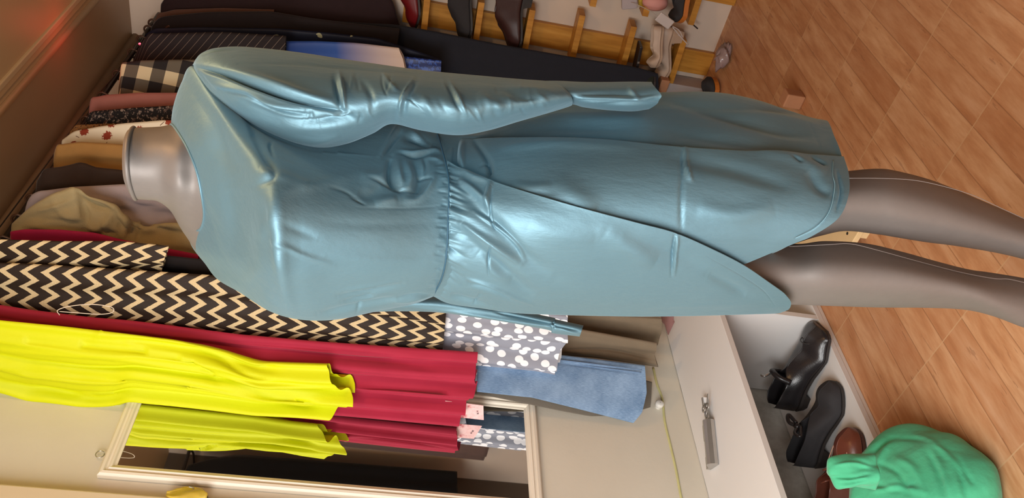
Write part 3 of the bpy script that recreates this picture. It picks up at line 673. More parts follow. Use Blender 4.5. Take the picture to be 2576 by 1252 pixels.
# ------------------------------------------------------------------ the dress
dress = thing('satin_dress', 'teal blue satin wrap dress with long sleeves worn by the mannequin', 'dress', tuple(PD(1120., 560., 1.1)))
WAIST = [(1098, 330, 1.180), (1113, 382, 1.125), (1128, 450, 1.075), (1127, 540, 1.060), (1122, 640, 1.068), (1110, 700, 1.105), (1088, 745, 1.175)]
bod = [
    [(431, 312, 1.185), (466, 362, 1.122), (493, 425, 1.107), (507, 490, 1.115), (513, 545, 1.150), (500, 579, 1.20), (470, 565, 1.255)],
    [(433, 290, 1.182), (474, 345, 1.112), (505, 415, 1.095), (522, 490, 1.100), (528, 555, 1.135), (512, 598, 1.19), (474, 590, 1.27)],
    [(440, 255, 1.175), (492, 325, 1.100), (527, 405, 1.080), (548, 490, 1.080), (553, 570, 1.11), (535, 630, 1.17), (484, 622, 1.29)],
    [(458, 205, 1.165), (515, 290, 1.085), (560, 390, 1.060), (583, 490, 1.055), (590, 585, 1.08), (572, 660, 1.14), (515, 662, 1.30)],
    [(485, 166, 1.150), (545, 265, 1.075), (595, 380, 1.035), (620, 490, 1.020), (625, 590, 1.04), (612, 680, 1.10), (545, 700, 1.28)],
    [(560, 215, 1.150), (605, 300, 1.075), (640, 395, 1.010), (655, 490, .985), (658, 595, .995), (650, 690, 1.05), (600, 733, 1.22)],
    [(640, 262, 1.150), (675, 340, 1.070), (695, 420, 1.000), (703, 510, .965), (703, 605, .970), (700, 695, 1.01), (680, 783, 1.15)],
    [(730, 290, 1.155), (745, 360, 1.075), (755, 435, 1.010), (760, 520, .978), (760, 610, .980), (758, 705, 1.02), (760, 804, 1.15)],
    [(830, 295, 1.160), (835, 372, 1.085), (840, 445, 1.030), (842, 530, .997), (842, 620, .998), (840, 705, 1.04), (850, 803, 1.16)],
    [(940, 300, 1.165), (945, 380, 1.098), (950, 450, 1.052), (950, 535, 1.020), (950, 625, 1.022), (945, 705, 1.06), (945, 783, 1.17)],
    [(1040, 312, 1.172), (1048, 382, 1.115), (1055, 450, 1.072), (1055, 538, 1.048), (1052, 632, 1.05), (1042, 705, 1.085), (1035, 765, 1.17)],
    WAIST]
rnd = random.Random(5)
BS = [([(690, 470), (697, 560), (703, 650), (716, 730), (740, 800)], 17, .006), ([(585, 470), (600, 560), (612, 650)], 24, -.004),
    # shoulder, armhole and yoke
    ([(486, 168), (540, 240), (640, 318), (720, 358), (790, 381)], 3, -.0022),
    ([(495, 240), (530, 300), (560, 370), (600, 440)], 22, -.006), ([(560, 230), (600, 300), (640, 340)], 16, .004),
    ([(620, 300), (660, 380), (690, 440), (640, 470)], 10, -.004), ([(690, 395), (680, 370), (684, 358)], 5, -.003),
    ([(650, 430), (700, 440), (780, 470)], 14, .004), ([(660, 480), (690, 540), (640, 600)], 20, .003),
    ([(680, 600), (760, 640), (840, 665)], 7, .0028), ([(700, 560), (800, 600)], 12, -.002),
    # armpit drape and side folds above the waist
    ([(780, 383), (860, 386), (950, 391)], 4, .0024, 'step'), ([(955, 392), (980, 350), (1003, 312)], 5, .0042),
    ([(965, 392), (990, 355), (1015, 325)], 7, -.0060), ([(985, 395), (978, 430), (985, 455), (1005, 480)], 8, -.0096),
    ([(1000, 400), (1003, 440), (1012, 470)], 9, .0060), ([(925, 447), (960, 458), (1000, 478), (1050, 484)], 4, -.0042),
    ([(905, 440), (935, 445), (960, 440), (985, 410)], 14, .0036), ([(900, 480), (930, 490), (960, 470)], 14, -.0036),
    ([(940, 510), (975, 505), (1000, 500)], 12, .0048), ([(1000, 378), (1040, 384), (1090, 378), (1112, 384)], 4, .0048),
    ([(1005, 384), (1045, 392), (1085, 386)], 5, -.0060), ([(1015, 345), (1050, 352), (1085, 370)], 10, -.0072), ([(1035, 330), (1060, 350), (1090, 375)], 6, .0042),
    ([(1015, 400), (1035, 440), (1020, 490)], 14, .0060), ([(1035, 398), (1055, 450), (1045, 490)], 14, -.0078), ([(1065, 395), (1072, 415), (1068, 440)], 5, -.0036),
    ([(1050, 443), (1070, 444), (1088, 452)], 4, -.0036), ([(1070, 395), (1095, 400), (1118, 408)], 4, .0030), ([(1095, 430), (1080, 470), (1050, 500), (1010, 505)], 9, .0048),
    ([(880, 495), (920, 515)], 2.5, -.0024), ([(895, 522), (960, 524), (1050, 523), (1125, 516)], 2, -.0009), ([(830, 470), (870, 482), (915, 512)], 4, -.0024),
    ([(700, 480), (760, 470), (850, 450), (900, 430)], 16, .0024),
    # lower side folds
    ([(850, 745), (920, 733), (1010, 712)], 6, -.006), ([(860, 735), (940, 722), (1020, 706)], 6, .003), ([(800, 790), (870, 775), (960, 757), (1000, 750)], 7, -.008), ([(860, 760), (920, 748), (940, 744)], 5, -.008),
    ([(980, 757), (1020, 757), (1060, 748), (1085, 742)], 5, .006), ([(1000, 748), (1040, 742), (1085, 741)], 3, -.006), ([(895, 790), (905, 770), (912, 762)], 3, -.004),
    ([(820, 640), (950, 655), (1110, 650)], 10, .0012), ([(800, 560), (950, 565), (1110, 560)], 14, -.0012)]
for k in range(26):
    y_ = 395 + k * 13.2 + rnd.uniform(-4, 4); x_ = float(np.interp(y_, [w_[1] for w_ in WAIST], [w_[0] for w_ in WAIST]))
    BS.append(([(x_ - 1, y_), (x_ - rnd.uniform(14, 30), y_ + rnd.uniform(-4, 4))], 2.2, -.0016 if k % 2 else .001))
net('bodice', bod, 430, 300, SATIN, dress, closed=True, bk=[.07, .075, .08, .09, .1, .1, .1, .1, .09, .08, .075, .07], strokes=BS)
tube('neck_binding', PD(*np.array([(p[0], p[1], p[2] - .001) for p in bod[0]] + [(455, 535, 1.30), (445, 440, 1.31), (432, 350, 1.27)]).T), .0016, SATIN, dress, n=8, closed=True)

# skirt: back layer, front under panel, wrap panel
def sk(x, yA, yB, Dm, DA=1.20, DB=1.20, bow=0, xb=None): return arow((x, yA), (xb or x, yB), DA, DB, Dm, 7, bow)
back = [WAIST, sk(1190, 320, 755, 1.045, bow=20), sk(1300, 285, 778, 1.03, bow=8), sk(1420, 258, 785, 1.022), sk(1560, 238, 785, 1.02), sk(1680, 232, 770, 1.02, xb=1675), sk(1800, 232, 725, 1.025, xb=1770),
        sk(1900, 250, 690, 1.03, xb=1820), sk(1990, 280, 660, 1.035, xb=1855), [(2040, 296, 1.20), (2068, 345, 1.12), (2086, 400, 1.075), (2082, 450, 1.06), (2050, 510, 1.06), (1980, 570, 1.08), (1870, 640, 1.17)],
        [(2075, 303, 1.20), (2100, 345, 1.12), (2119, 400, 1.075), (2112, 450, 1.06), (2080, 510, 1.06), (2000, 572, 1.08), (1880, 640, 1.17)]]
SKS = [([(1650, 250), (1800, 268), (1950, 280), (2060, 292)], 8, -.006), ([(1700, 262), (1850, 300), (1960, 330), (2050, 345)], 11, -.011), ([(1850, 270), (1980, 300), (2070, 320)], 12, .008), ([(1660, 330), (1800, 350), (1950, 370), (2100, 390)], 14, -.006),
       ([(2020, 295), (2048, 335), (2068, 385)], 2, -.0012), ([(1300, 330), (1450, 320), (1600, 325)], 16, -.004), ([(1150, 345), (1200, 350), (1240, 340)], 10, .006), ([(1380, 290), (1500, 300), (1640, 300)], 16, .004)]
net('skirt_back_panel', back, 240, 200, SATIN, dress, closed=True, bk=.09, strokes=SKS)
bx_ = [r_[0][0] for r_ in back]
SA = np.array([(1100, 338, 1.18), (1190, 320, 1.20), (1300, 285, 1.20), (1420, 258, 1.20), (1680, 232, 1.20), (1900, 250, 1.20), (2140, 320, 1.20)]).T
SBx = np.array([(1090, 745), (1180, 768), (1280, 785), (1400, 791), (1600, 795), (1800, 792), (1990, 785), (2140, 780)]).T
SDm = np.array([(1120, 1.060), (1190, 1.040), (1300, 1.022), (1420, 1.012), (1560, 1.010), (1800, 1.008), (2140, 1.005)]).T
def Dsk(x, y, off=0.):
    ya = np.interp(x, SA[0], SA[1]); yb = np.interp(x, SBx[0], SBx[1]); tt = np.clip((y - ya) / (yb - ya), 0, 1)
    dm = np.interp(x, SDm[0], SDm[1]); return 1.19 - (1.19 - dm) * math.sin(PI * tt) ** .75 - off
def panel(name, rows2, nu, nv, off, strokes, mat=SATIN):
    rr = []
    for r in rows2:
        if len(r) == 2: r = [(r[0][0] + (r[1][0] - r[0][0]) * q, r[0][1] + (r[1][1] - r[0][1]) * q) for q in np.linspace(0, 1, 7)]
        rr.append([(p[0], p[1], Dsk(p[0], p[1], off)) for p in r])
    return net(name, rr, nu, nv, mat, dress, strokes=strokes, thick=.0012)
W2 = [(p[0], p[1]) for p in WAIST]
US = [([(1716, 372), (1717, 420), (1714, 500), (1713, 580)], 4, -.004), ([(1723, 368), (1726, 410), (1732, 440), (1737, 456)], 4, .006), ([(1290, 470), (1340, 475), (1390, 470)], 14, .005),
      ([(1190, 350), (1225, 400), (1235, 440)], 7, -.008), ([(1150, 352), (1145, 400), (1150, 420)], 5, -.010), ([(1165, 355), (1160, 390), (1165, 425)], 6, .007), ([(1210, 420), (1225, 410), (1233, 425), (1228, 450)], 4, -.005),
      ([(1380, 460), (1450, 500), (1500, 530)], 30, .006), ([(1700, 400), (1850, 425), (1990, 470)], 20, -.006), ([(1750, 520), (1850, 540), (1950, 520)], 22, .005), ([(1990, 396), (2005, 405), (2015, 412)], 3, -.006),
      ([(2040, 395), (2060, 405), (2078, 415)], 4, -.008), ([(2094, 398), (2093, 440), (2098, 470), (2085, 530), (2050, 572), (2000, 598)], 2.2, -.0022), ([(2030, 430), (2060, 470), (2090, 490)], 12, -.006), ([(1900, 380), (2000, 400), (2080, 440)], 14, .006),
      ([(1250, 372), (1400, 362), (1600, 372)], 12, .004), ([(2104, 430), (2116, 480), (2104, 530)], 4, -.004)]
panel('skirt_under_panel', [
    [(1114, 352), (1118, 385), (1124, 420), (1129, 450), (1129, 490), (1128, 530), (1126, 570)],
    [(1180, 349), (1182, 390), (1183, 430), (1184, 470), (1184, 510), (1184, 550), (1184, 590)],
    ((1300, 346), (1300, 600)), ((1500, 350), (1480, 622)), ((1700, 368), (1640, 636)),
    [(1850, 378), (1860, 430), (1855, 480), (1840, 530), (1815, 580), (1790, 612), (1755, 645)],
    [(2000, 386), (2015, 430), (2010, 485), (1988, 540), (1935, 585), (1885, 620), (1820, 655)],
    [(2085, 391), (2104, 435), (2101, 490), (2074, 545), (1998, 590), (1945, 618), (1848, 662)],
    [(2122, 394), (2135, 440), (2134, 492), (2109, 548), (2045, 592), (1992, 614), (1862, 668)]], 260, 160, .004, US)
# folded facing along the under panel hem
tube('hem_stitching', PD(*np.array([(2096, 402, 0), (2095, 440, 0), (2100, 470, 0), (2087, 530, 0), (2052, 572, 0), (2002, 598, 0)], float)[:, :2].T, np.array([Dsk(a_, b_, .007) for a_, b_ in [(2096, 402), (2095, 440), (2100, 470), (2087, 530), (2052, 572), (2002, 598)]])), .0005, STITCH, dress, n=5)
net('turned_hem_facing', [[(2074, 556, 1.075), (2062, 572, 1.078), (2074, 560, 1.085)], [(2000, 600, 1.10), (1998, 606, 1.105), (1994, 612, 1.115)], [(1935, 628, 1.13), (1934, 636, 1.135), (1932, 642, 1.14)], [(1880, 645, 1.15), (1876, 650, 1.15), (1872, 656, 1.15)]], 30, 10, SATIN_IN, dress)
WS = [([(1150, 455), (1200, 520), (1240, 560), (1310, 640), (1395, 695)], 20, -.009), ([(1190, 530), (1250, 575), (1300, 620), (1320, 660)], 5, .005), ([(1150, 580), (1220, 650), (1300, 715), (1350, 745)], 18, -.010),
      ([(1160, 560), (1240, 612), (1310, 665)], 7, .007), ([(1175, 700), (1230, 716), (1290, 745), (1340, 765)], 4, .006), ([(1180, 712), (1240, 728), (1290, 752)], 5, -.007), ([(1130, 740), (1170, 752), (1230, 765)], 7, -.008),
      ([(1237, 470), (1232, 545), (1243, 580)], 2.6, -.005), ([(1236, 612), (1227, 650), (1229, 692)], 2.2, -.004), ([(1210, 735), (1200, 750), (1192, 766)], 2, -.004), ([(1235, 455), (1225, 500), (1228, 525)], 6, .006),
      ([(1697, 592), (1693, 640), (1689, 695)], 3, -.005), ([(1704, 590), (1700, 640), (1694, 690)], 4, .005), ([(1520, 580), (1600, 630), (1650, 660)], 24, .005), ([(1560, 590), (1700, 640), (1780, 680)], 18, -.003),
      ([(1780, 690), (1840, 720), (1880, 740)], 12, -.006), ([(1330, 560), (1400, 590), (1500, 600)], 26, .003), ([(1600, 772), (1750, 768), (1900, 765)], 5, .0015), ([(1150, 450), (1180, 470), (1230, 510)], 8, .007), ([(1160, 425), (1190, 445), (1230, 455)], 8, .004),
      ([(1780, 645), (1860, 690), (1920, 730), (1950, 768)], 1.8, -.0012), ([(1200, 640), (1250, 690), (1290, 710)], 10, .006)]
for k in range(46):
    y_ = 412 + k * 7.1 + rnd.uniform(-3, 3); x_ = float(np.interp(y_, [p[1] for p in W2], [p[0] for p in W2])); L_ = rnd.uniform(25, 75); sl = float(np.interp(y_, [400, 560, 740], [.25, .35, .75])) + rnd.uniform(-.12, .12)
    WS.append(([(x_ + 2, y_), (x_ + L_ * .5, y_ + L_ * .5 * sl), (x_ + L_, y_ + L_ * sl * 1.05)], rnd.uniform(2.4, 4), rnd.choice([-1, 1, -1]) * rnd.uniform(.0022, .0042), 'head'))
panel('skirt_wrap_panel', [
    [(1123, 402), (1130, 450), (1131, 510), (1129, 570), (1124, 640), (1112, 700), (1090, 744)],
    [(1165, 424), (1168, 480), (1168, 540), (1165, 600), (1160, 665), (1148, 720), (1130, 762)],
    ((1240, 455), (1215, 775)), ((1330, 484), (1310, 787)), ((1450, 519), (1450, 792)), ((1600, 559), (1600, 795)), ((1700, 586), (1720, 794)), ((1800, 630), (1835, 791)),
    ((1875, 669), (1905, 789)), ((1935, 710), (1955, 787)),
    [(1970, 735), (1974, 742), (1976, 750), (1976, 758), (1975, 766), (1973, 774), (1970, 783)],
    [(1984, 750), (1987, 754), (1989, 758), (1990, 763), (1989, 768), (1987, 773), (1983, 778)]], 380, 260, .015, WS)
tube('waist_piping', PD(*np.array([(p[0] + 1, p[1], p[2] - .013) for p in WAIST]).T), .0011, plain('dark_teal_thread', '2c5368', .6), dress, n=6)

# left sleeve (viewer's right when upright), cuff and the slack right sleeve
def sl(A, B, DA, DB, Dm, bow=0): return arow(A, B, DA, DB, Dm, 7, bow, .65)
slv = [
    sl((485, 163), (487, 172), 1.14, 1.14, 1.135), sl((493, 148), (500, 195), 1.14, 1.13, 1.105), sl((508, 133), (528, 232), 1.135, 1.11, 1.075, 4), sl((540, 121), (580, 275), 1.13, 1.09, 1.045, 6),
    sl((600, 117), (645, 318), 1.13, 1.085, 1.02, 4), sl((680, 123), (720, 352), 1.13, 1.085, 1.005), sl((770, 134), (795, 372), 1.13, 1.09, 1.00), sl((860, 148), (870, 362), 1.125, 1.09, 1.00),
    sl((930, 158), (937, 336), 1.125, 1.09, 1.00), sl((985, 166), (985, 312), 1.12, 1.085, 1.00), sl((1060, 176), (1060, 328), 1.12, 1.085, 1.00), sl((1140, 184), (1150, 340), 1.12, 1.085, 1.00),
    sl((1220, 191), (1228, 328), 1.12, 1.085, 1.01), sl((1300, 198), (1310, 304), 1.12, 1.09, 1.02), sl((1370, 203), (1380, 284), 1.12, 1.095, 1.035, 6), sl((1400, 206), (1425, 270), 1.115, 1.10, 1.05, 10), sl((1415, 216), (1438, 265), 1.11, 1.10, 1.06, 10)]
SLS = [([(486, 168), (560, 186), (640, 215), (740, 250), (870, 282)], 7, -.016), ([(560, 170), (650, 200), (760, 240), (850, 262)], 14, .007), ([(520, 205), (600, 232), (680, 262), (760, 280)], 8, .006), ([(555, 225), (620, 240), (690, 278), (780, 290)], 6, -.009),
       ([(620, 262), (700, 305), (780, 318), (860, 300), (900, 302)], 12, -.012), ([(700, 340), (790, 355), (860, 340)], 10, .006), ([(700, 315), (760, 325), (840, 318)], 8, .005), ([(830, 290), (860, 296), (880, 284)], 5, .006),
       ([(600, 160), (750, 162), (900, 175), (1100, 190)], 3, -.0022), ([(853, 180), (862, 230), (868, 276)], 4, .006), ([(840, 190), (850, 240), (858, 276)], 5, -.006), ([(1040, 195), (1010, 250), (1003, 308)], 4, .0045), ([(1050, 200), (1022, 250), (1014, 300)], 6, -.0045),
       ([(1130, 200), (1150, 240), (1175, 290)], 3.5, .004), ([(1120, 205), (1140, 245), (1162, 285)], 5, -.004), ([(1200, 230), (1240, 262), (1270, 272)], 12, .004), ([(1245, 212), (1300, 235), (1350, 250)], 12, -.005), ([(900, 190), (930, 230), (940, 280)], 8, -.003),
       ([(960, 180), (985, 215), (1000, 225)], 5, .004), ([(1310, 272), (1322, 290)], 2, -.003), ([(1060, 240), (1100, 300)], 10, .003), ([(1280, 220), (1340, 222), (1400, 232)], 10, .005), ([(500, 180), (515, 200), (540, 225)], 4, -.003), ([(500, 140), (540, 128), (600, 125)], 3, -.004)]
for k in range(34):
    x_ = rnd.uniform(760, 1380); y_ = rnd.uniform(180, 290); an = rnd.uniform(.7, 1.9); L_ = rnd.uniform(25, 70)
    SLS.append(([(x_, y_), (x_ + L_ * .5 * math.cos(an) + rnd.uniform(-5, 5), y_ + L_ * .5 * math.sin(an)), (x_ + L_ * math.cos(an), y_ + L_ * math.sin(an))], rnd.uniform(2.5, 8), rnd.choice([-1, 1]) * rnd.uniform(.0008, .002)))
lsl = net('sleeve', slv, 360, 160, SATIN, dress, closed=True, bk=[.005, .02, .04, .05, .055, .06, .06, .06, .055, .05, .05, .05, .045, .04, .035, .03, .02], strokes=SLS)
cuf = [sl((1335, 204), (1345, 268), 1.12, 1.12, 1.06), sl((1400, 203), (1432, 262), 1.12, 1.12, 1.065), sl((1470, 206), (1470, 270), 1.12, 1.115, 1.068), sl((1530, 206), (1530, 277), 1.12, 1.115, 1.07), sl((1590, 205), (1590, 280), 1.12, 1.115, 1.07),
       [(1638, 206, 1.12), (1643, 213, 1.09), (1652, 224, 1.075), (1664, 240, 1.07), (1658, 252, 1.075), (1652, 262, 1.09), (1630, 275, 1.11)]]
CS = [([(1440, 244), (1520, 246), (1600, 248), (1650, 242)], 4, .006), ([(1445, 252), (1520, 256), (1600, 256)], 3, -.006), ([(1460, 238), (1540, 234), (1600, 238)], 6, -.004), ([(1580, 215), (1590, 232), (1606, 250)], 6, .004), ([(1500, 262), (1600, 262), (1650, 258)], 3, -.006)]
net('cuff', cuf, 120, 110, SATIN, lsl, closed=True, bk=.018, strokes=CS)
slk = [sl((600, 700), (640, 740), 1.30, 1.30, 1.28), sl((800, 740), (800, 790), 1.32, 1.32, 1.28), sl((980, 745), (970, 783), 1.32, 1.32, 1.29), sl((1100, 745), (1095, 785), 1.32, 1.32, 1.295), sl((1200, 762), (1195, 798), 1.32, 1.32, 1.30), sl((1300, 780), (1290, 813), 1.32, 1.32, 1.305),
       sl((1390, 798), (1380, 830), 1.32, 1.32, 1.305), sl((1400, 803), (1392, 838), 1.32, 1.32, 1.303), sl((1468, 818), (1458, 846), 1.32, 1.32, 1.305)]
net('sleeve', slk, 130, 60, SATIN, dress, closed=True, bk=.02, strokes=[([(1050, 775), (1200, 790), (1380, 822)], 3, .005), ([(1250, 785), (1330, 805), (1450, 830)], 4, -.006), ([(1393, 800), (1390, 835)], 3, -.004), ([(1410, 826), (1440, 834), (1460, 838)], 3, .003)])

# ------------------------------------------------------------------ shoes
def shoe(name, label, heel, toe, mat, mat_sole=None, W=.085, H=.07, hh=.02, th=.008, pointy=.5, open_=.5, group=None, up=(0, 0, 1), rise=0., toeh=.035, roll=0., kind='shoe', extra=None, ankle=0., lift=0.0, blunt=0.12):
    heel = np.array(heel, float); toe = np.array(toe, float); X = toe - heel; L = np.linalg.norm(X); X /= L
    Z = np.array(up, float); Yv = np.cross(Z, X); Yv /= np.linalg.norm(Yv); Z = np.cross(X, Yv)
    if roll:
        c, s_ = math.cos(roll), math.sin(roll); Yv, Z = c * Yv + s_ * Z, -s_ * Yv + c * Z
    T = thing(name, label, kind, tuple(heel), group)
    def wp(x, y, z): return heel + X * x * L + Yv * y + Z * z
    xs = [0, .03, .1, .2, .32, .45, .58, .7, .8, .88, .94, .98, 1.0]
    wid = np.interp(xs, [0, .03, .1, .25, .42, .7, .85, .94, .98, 1], [.30, .55, .70, .72, .70, 1.0, .88, .62 - .2 * pointy, .40 - .22 * pointy, blunt]) * W / 2
    sz = np.interp(xs, [0, .28, .55, .72, 1], [hh, hh * .95, hh * .3, 0, .006]) + th + lift
    top = np.interp(xs, [0, .1, .3, .42, .55, .7, .85, 1], [H, H * 1.02, H * .88 + ankle, H * .95 + ankle, H * .86, H * .62, toeh + .012, toeh * .55]) + sz * .8
    opn = np.array([1 if x < open_ else max(0, 1 - (x - open_) / .1) for x in xs])
    rows = []
    for x, w_, s0, t0, o in zip(xs, wid, sz, top, opn):
        r_ = w_ * (.75 * o + .04); d = (t0 - s0) * .8 * o; hgt = t0 - s0
        rows.append([wp(x, -w_ * .9, s0), wp(x, -w_ * 1.04, s0 + .3 * hgt), wp(x, -w_ * (.92 if o > .5 else .72), s0 + .72 * hgt), wp(x, -r_ * 1.02, t0 - .001), wp(x, -r_ * .92, t0 - d * .5 - .002 * (1 - o)), wp(x, -r_ * .8, t0 - d),
                     wp(x, r_ * .8, t0 - d), wp(x, r_ * .92, t0 - d * .5), wp(x, r_ * 1.02, t0 - .001), wp(x, w_ * (.92 if o > .5 else .72), s0 + .72 * hgt), wp(x, w_ * 1.04, s0 + .3 * hgt), wp(x, w_ * .9, s0)])
    P = np.array(rows); G = cr(P, 60); G = np.swapaxes(cr(np.swapaxes(G, 0, 1), 60, True), 0, 1)
    grid_obj('upper', G, mat, T, True, cap=True)
    # sole following the foot outline
    xo = np.linspace(0, 1, 40); wo = np.interp(xo, xs, wid) * 1.08; so = np.interp(xo, xs, sz)
    SR = np.array([[wp(x, w_ * c, z_) for c, z_ in ((-1, s0), (1, s0), (1, s0 - th), (-1, s0 - th))] for x, w_, s0 in zip(xo, wo, so)])
    ms = mat_sole or SOLE
    so_ = grid_obj('sole', SR, ms, T, True, cap=True)
    for p_ in so_.data.polygons: p_.use_smooth = False
    if hh > .012:
        HB = np.array([[wp(x, w_ * c * k, lift if k < 1 else hh + th * .2 + lift) for c in (-1, 1)] + [] for x, w_, k in ((0.0, W * .2, 1), (0.01, W * .3, 1), (.2, W * .36, 1))])
        V = [wp(.0, -W * .20, hh + lift), wp(.0, W * .20, hh + lift), wp(.24, W * .37, hh + lift), wp(.24, -W * .37, hh + lift), wp(.02, -W * .18, lift), wp(.02, W * .18, lift), wp(.2, W * .33, lift), wp(.2, -W * .33, lift), wp(.08, -W * .34, hh + lift), wp(.08, W * .34, hh + lift), wp(.08, -W * .3, lift), wp(.08, W * .3, lift)]
        Fh = [[0, 8, 9, 1], [8, 3, 2, 9], [4, 5, 11, 10], [10, 11, 6, 7], [0, 1, 5, 4], [1, 9, 11, 5], [9, 2, 6, 11], [2, 3, 7, 6], [3, 8, 10, 7], [8, 0, 4, 10]]
        link('heel', mesh(V, Fh), ms, T, smooth=False)
    if extra: extra(T, wp, L)
    return T
def bow(T, wp, L):
    for s_ in (-1, 1):
        tube('bow_loop', [wp(.44, 0, .088), wp(.42 + .03 * s_, .02 * s_, .105), wp(.45 + .06 * s_, .038 * s_, .10), wp(.46, .012 * s_, .088)], .005, BLACKL, T, n=8)
    tube('bow_knot', [wp(.44, -.006, .089), wp(.44, .006, .093)], .008, BLACKL, T, n=8)
def cuffflap(T, wp, L):
    tube('fold_strap', [wp(.36, -.034, .070), wp(.38, -.02, .098), wp(.40, 0, .108), wp(.38, .02, .10), wp(.36, .034, .072)], .008, BLACKL, T, n=8)
    tube('buckle', [wp(.38, .01, .108), wp(.34, .004, .128), wp(.33, .012, .134)], .004, STEEL, T, n=6)
    tube('toe_cap_seam', [wp(.84, -.030, .030), wp(.80, -.012, .052), wp(.80, .012, .052), wp(.84, .030, .030)], .0012, SOLE, T, n=6)
def moccasin(T, wp, L):
    ML = plain('pale_stitching', 'c49a86', .7)
    tube('apron_stitching', [wp(.62, -.034, .048), wp(.78, -.030, .042), wp(.87, -.014, .041), wp(.87, .014, .041), wp(.78, .030, .042), wp(.62, .034, .048)], .0014, ML, T, n=6)
    for k, x in enumerate((.50, .62)):
        tube('lace_loop', [wp(x, -.018, .075), wp(x - .01, -.028, .095), wp(x + .03, -.040, .088), wp(x + .03, -.024, .070)], .0022, BROWNL, T, n=6)
Z0 = .0285
shoe('black_leather_loafer', 'shiny black leather shoe with square toe leaning at the shelf divider', (-1.60, 1.43, Z0), (-1.366, 1.522, Z0 + .002), BLACKL, W=.115, H=.066, hh=.022, pointy=-1.4, blunt=.5, extra=cuffflap, open_=.36, toeh=.03)
shoe('black_suede_bow_shoe', 'dull black round toed shoe with small bow, middle of the shelf shoes', (-1.605, 1.24, Z0), (-1.405, 1.36, Z0), BLACKS, W=.096, H=.062, hh=.028, pointy=-.1, extra=bow, open_=.42)
shoe('brown_leather_moccasin', 'brown leather lace-up moccasin partly under the green cloth bundle', (-1.625, 1.06, Z0), (-1.41, 1.215, Z0), BROWNL, W=.098, H=.068, hh=.006, pointy=-.1, extra=moccasin, open_=.45, mat_sole=plain('brown_sole', '4a2a20', .6))

# lock and keys on the shelf
lk = thing('lock_with_keys', 'silver cylinder lock with a bunch of keys lying on the white shelf', 'lock', (-1.58, 1.28, .3285))
A0, A1 = np.array([-1.607, 1.212, .3285]), np.array([-1.568, 1.322, .3285]); AX = (A1 - A0) / np.linalg.norm(A1 - A0); SD = np.array([AX[1], -AX[0], 0]); L_ = np.linalg.norm(A1 - A0)
V = []; prof = [(-.024, 0), (.014, 0), (.020, .006), (.021, .014), (.016, .024), (.008, .029), (-.002, .027), (-.024, .012)]
for k in (0, 1):
    for a_, b_ in prof: V.append((A0 if k == 0 else A1) + SD * a_ + np.array([0, 0, b_]))
n = len(prof)
link('lock_body', mesh(V, [list(range(n))[::-1], list(range(n, 2 * n))] + [[q, (q + 1) % n, n + (q + 1) % n, n + q] for q in range(n)]), STEEL, lk, smooth=False)
for f0, f1 in ((0, .27), (.63, 1.0)):
    obox('lug', A0 + AX * L_ * (f0 + f1) / 2 - SD * .030 + np.array([0, 0, .006]), (AX, SD, (0, 0, 1)), (L_ * (f1 - f0) / 2, .007, .006), STEEL, lk)
tube('key_shaft', [A1 - SD * .016 + np.array([0, 0, .008]), A1 + AX * .052 - SD * .014 + np.array([0, 0, .008])], .0045, STEEL, lk, seg=2)
obox('crystal_knob', A1 + AX * .062 - SD * .014 + np.array([0, 0, .009]), (AX, SD, (0, 0, 1)), (.008, .007, .007), plain('clear_plastic', 'e0dedc', .15), lk, bevel=.002)
for k, (u, v, an) in enumerate([(.012, .0, .1), (.036, .012, .35), (.034, -.004, -.1)]):
    c0 = A1 + AX * u + SD * v + np.array([0, 0, .012 + .003 * k]); d_ = AX * math.cos(an) + SD * math.sin(an); e_ = np.cross((0, 0, 1), d_)
    rr = np.array([[c0 + (math.cos(q) * d_ + math.sin(q) * e_) * r_ + np.array([0, 0, z_]) for q in np.linspace(0, 2 * PI, 20, endpoint=False)] for r_, z_ in ((.003, 0), (.010, 0), (.010, .002), (.003, .002), (.003, 0))])
    grid_obj('key_head', rr, STEEL, lk, True)
    obox('key_blade', c0 + d_ * .021 + np.array([0, 0, .001]), (d_, e_, (0, 0, 1)), (.012, .0028, .001), STEEL, lk)
tube('key_ring', [A1 + AX * (.022 + .012 * math.cos(q)) + SD * (.004 + .012 * math.sin(q)) + np.array([0, 0, .019 + .003 * math.sin(q)]) for q in np.linspace(0, 2 * PI, 12, endpoint=False)], .001, STEEL, lk, n=6, closed=True)

# green cloth bundle standing on the floor in front of the shelf
t = NT('green_cotton'); oc = t.coord(); t.l(t.mix(t.noise(oc, 16, 5), col('3f9f73'), col('58bf93')), t.b.inputs['Base Color']); t.set(Roughness=.8, Specular_IOR_Level=.2, Sheen_Weight=.2); t.bump(t.noise(oc, 45, 5), .35, .006); GREEN = t.m
gb = thing('green_cloth_bundle', 'bright green cotton cloth bundle slumped on the floor against the shelf', 'cloth bundle', (-1.24, .93, 0))
gc0 = np.array([-1.235, .90, 0.]); rows = []
prof = [(0.0, .004), (.085, .004), (.115, .03), (.125, .07), (.118, .115), (.095, .155), (.06, .185), (.03, .20), (.006, .206)]
for k, (rr_, zz_) in enumerate(prof):
    row = []
    for q in np.linspace(0, 2 * PI, 28, endpoint=False):
        m_ = 1 + .07 * math.sin(3 * q + .6 * k) + .05 * math.sin(5 * q + 1.3 + .3 * k) + .03 * math.sin(9 * q + k)
        row.append((gc0[0] + rr_ * m_ * math.cos(q) * 1.02 - .10 * (zz_ / .2) ** 1.5, gc0[1] + rr_ * m_ * math.sin(q) * 1.45, zz_ * (1 + .06 * math.sin(2 * q)) ))
    rows.append(row)
P = np.array(rows); G = cr(P, 130); G = np.swapaxes(cr(np.swapaxes(G, 0, 1), 220, True), 0, 1)
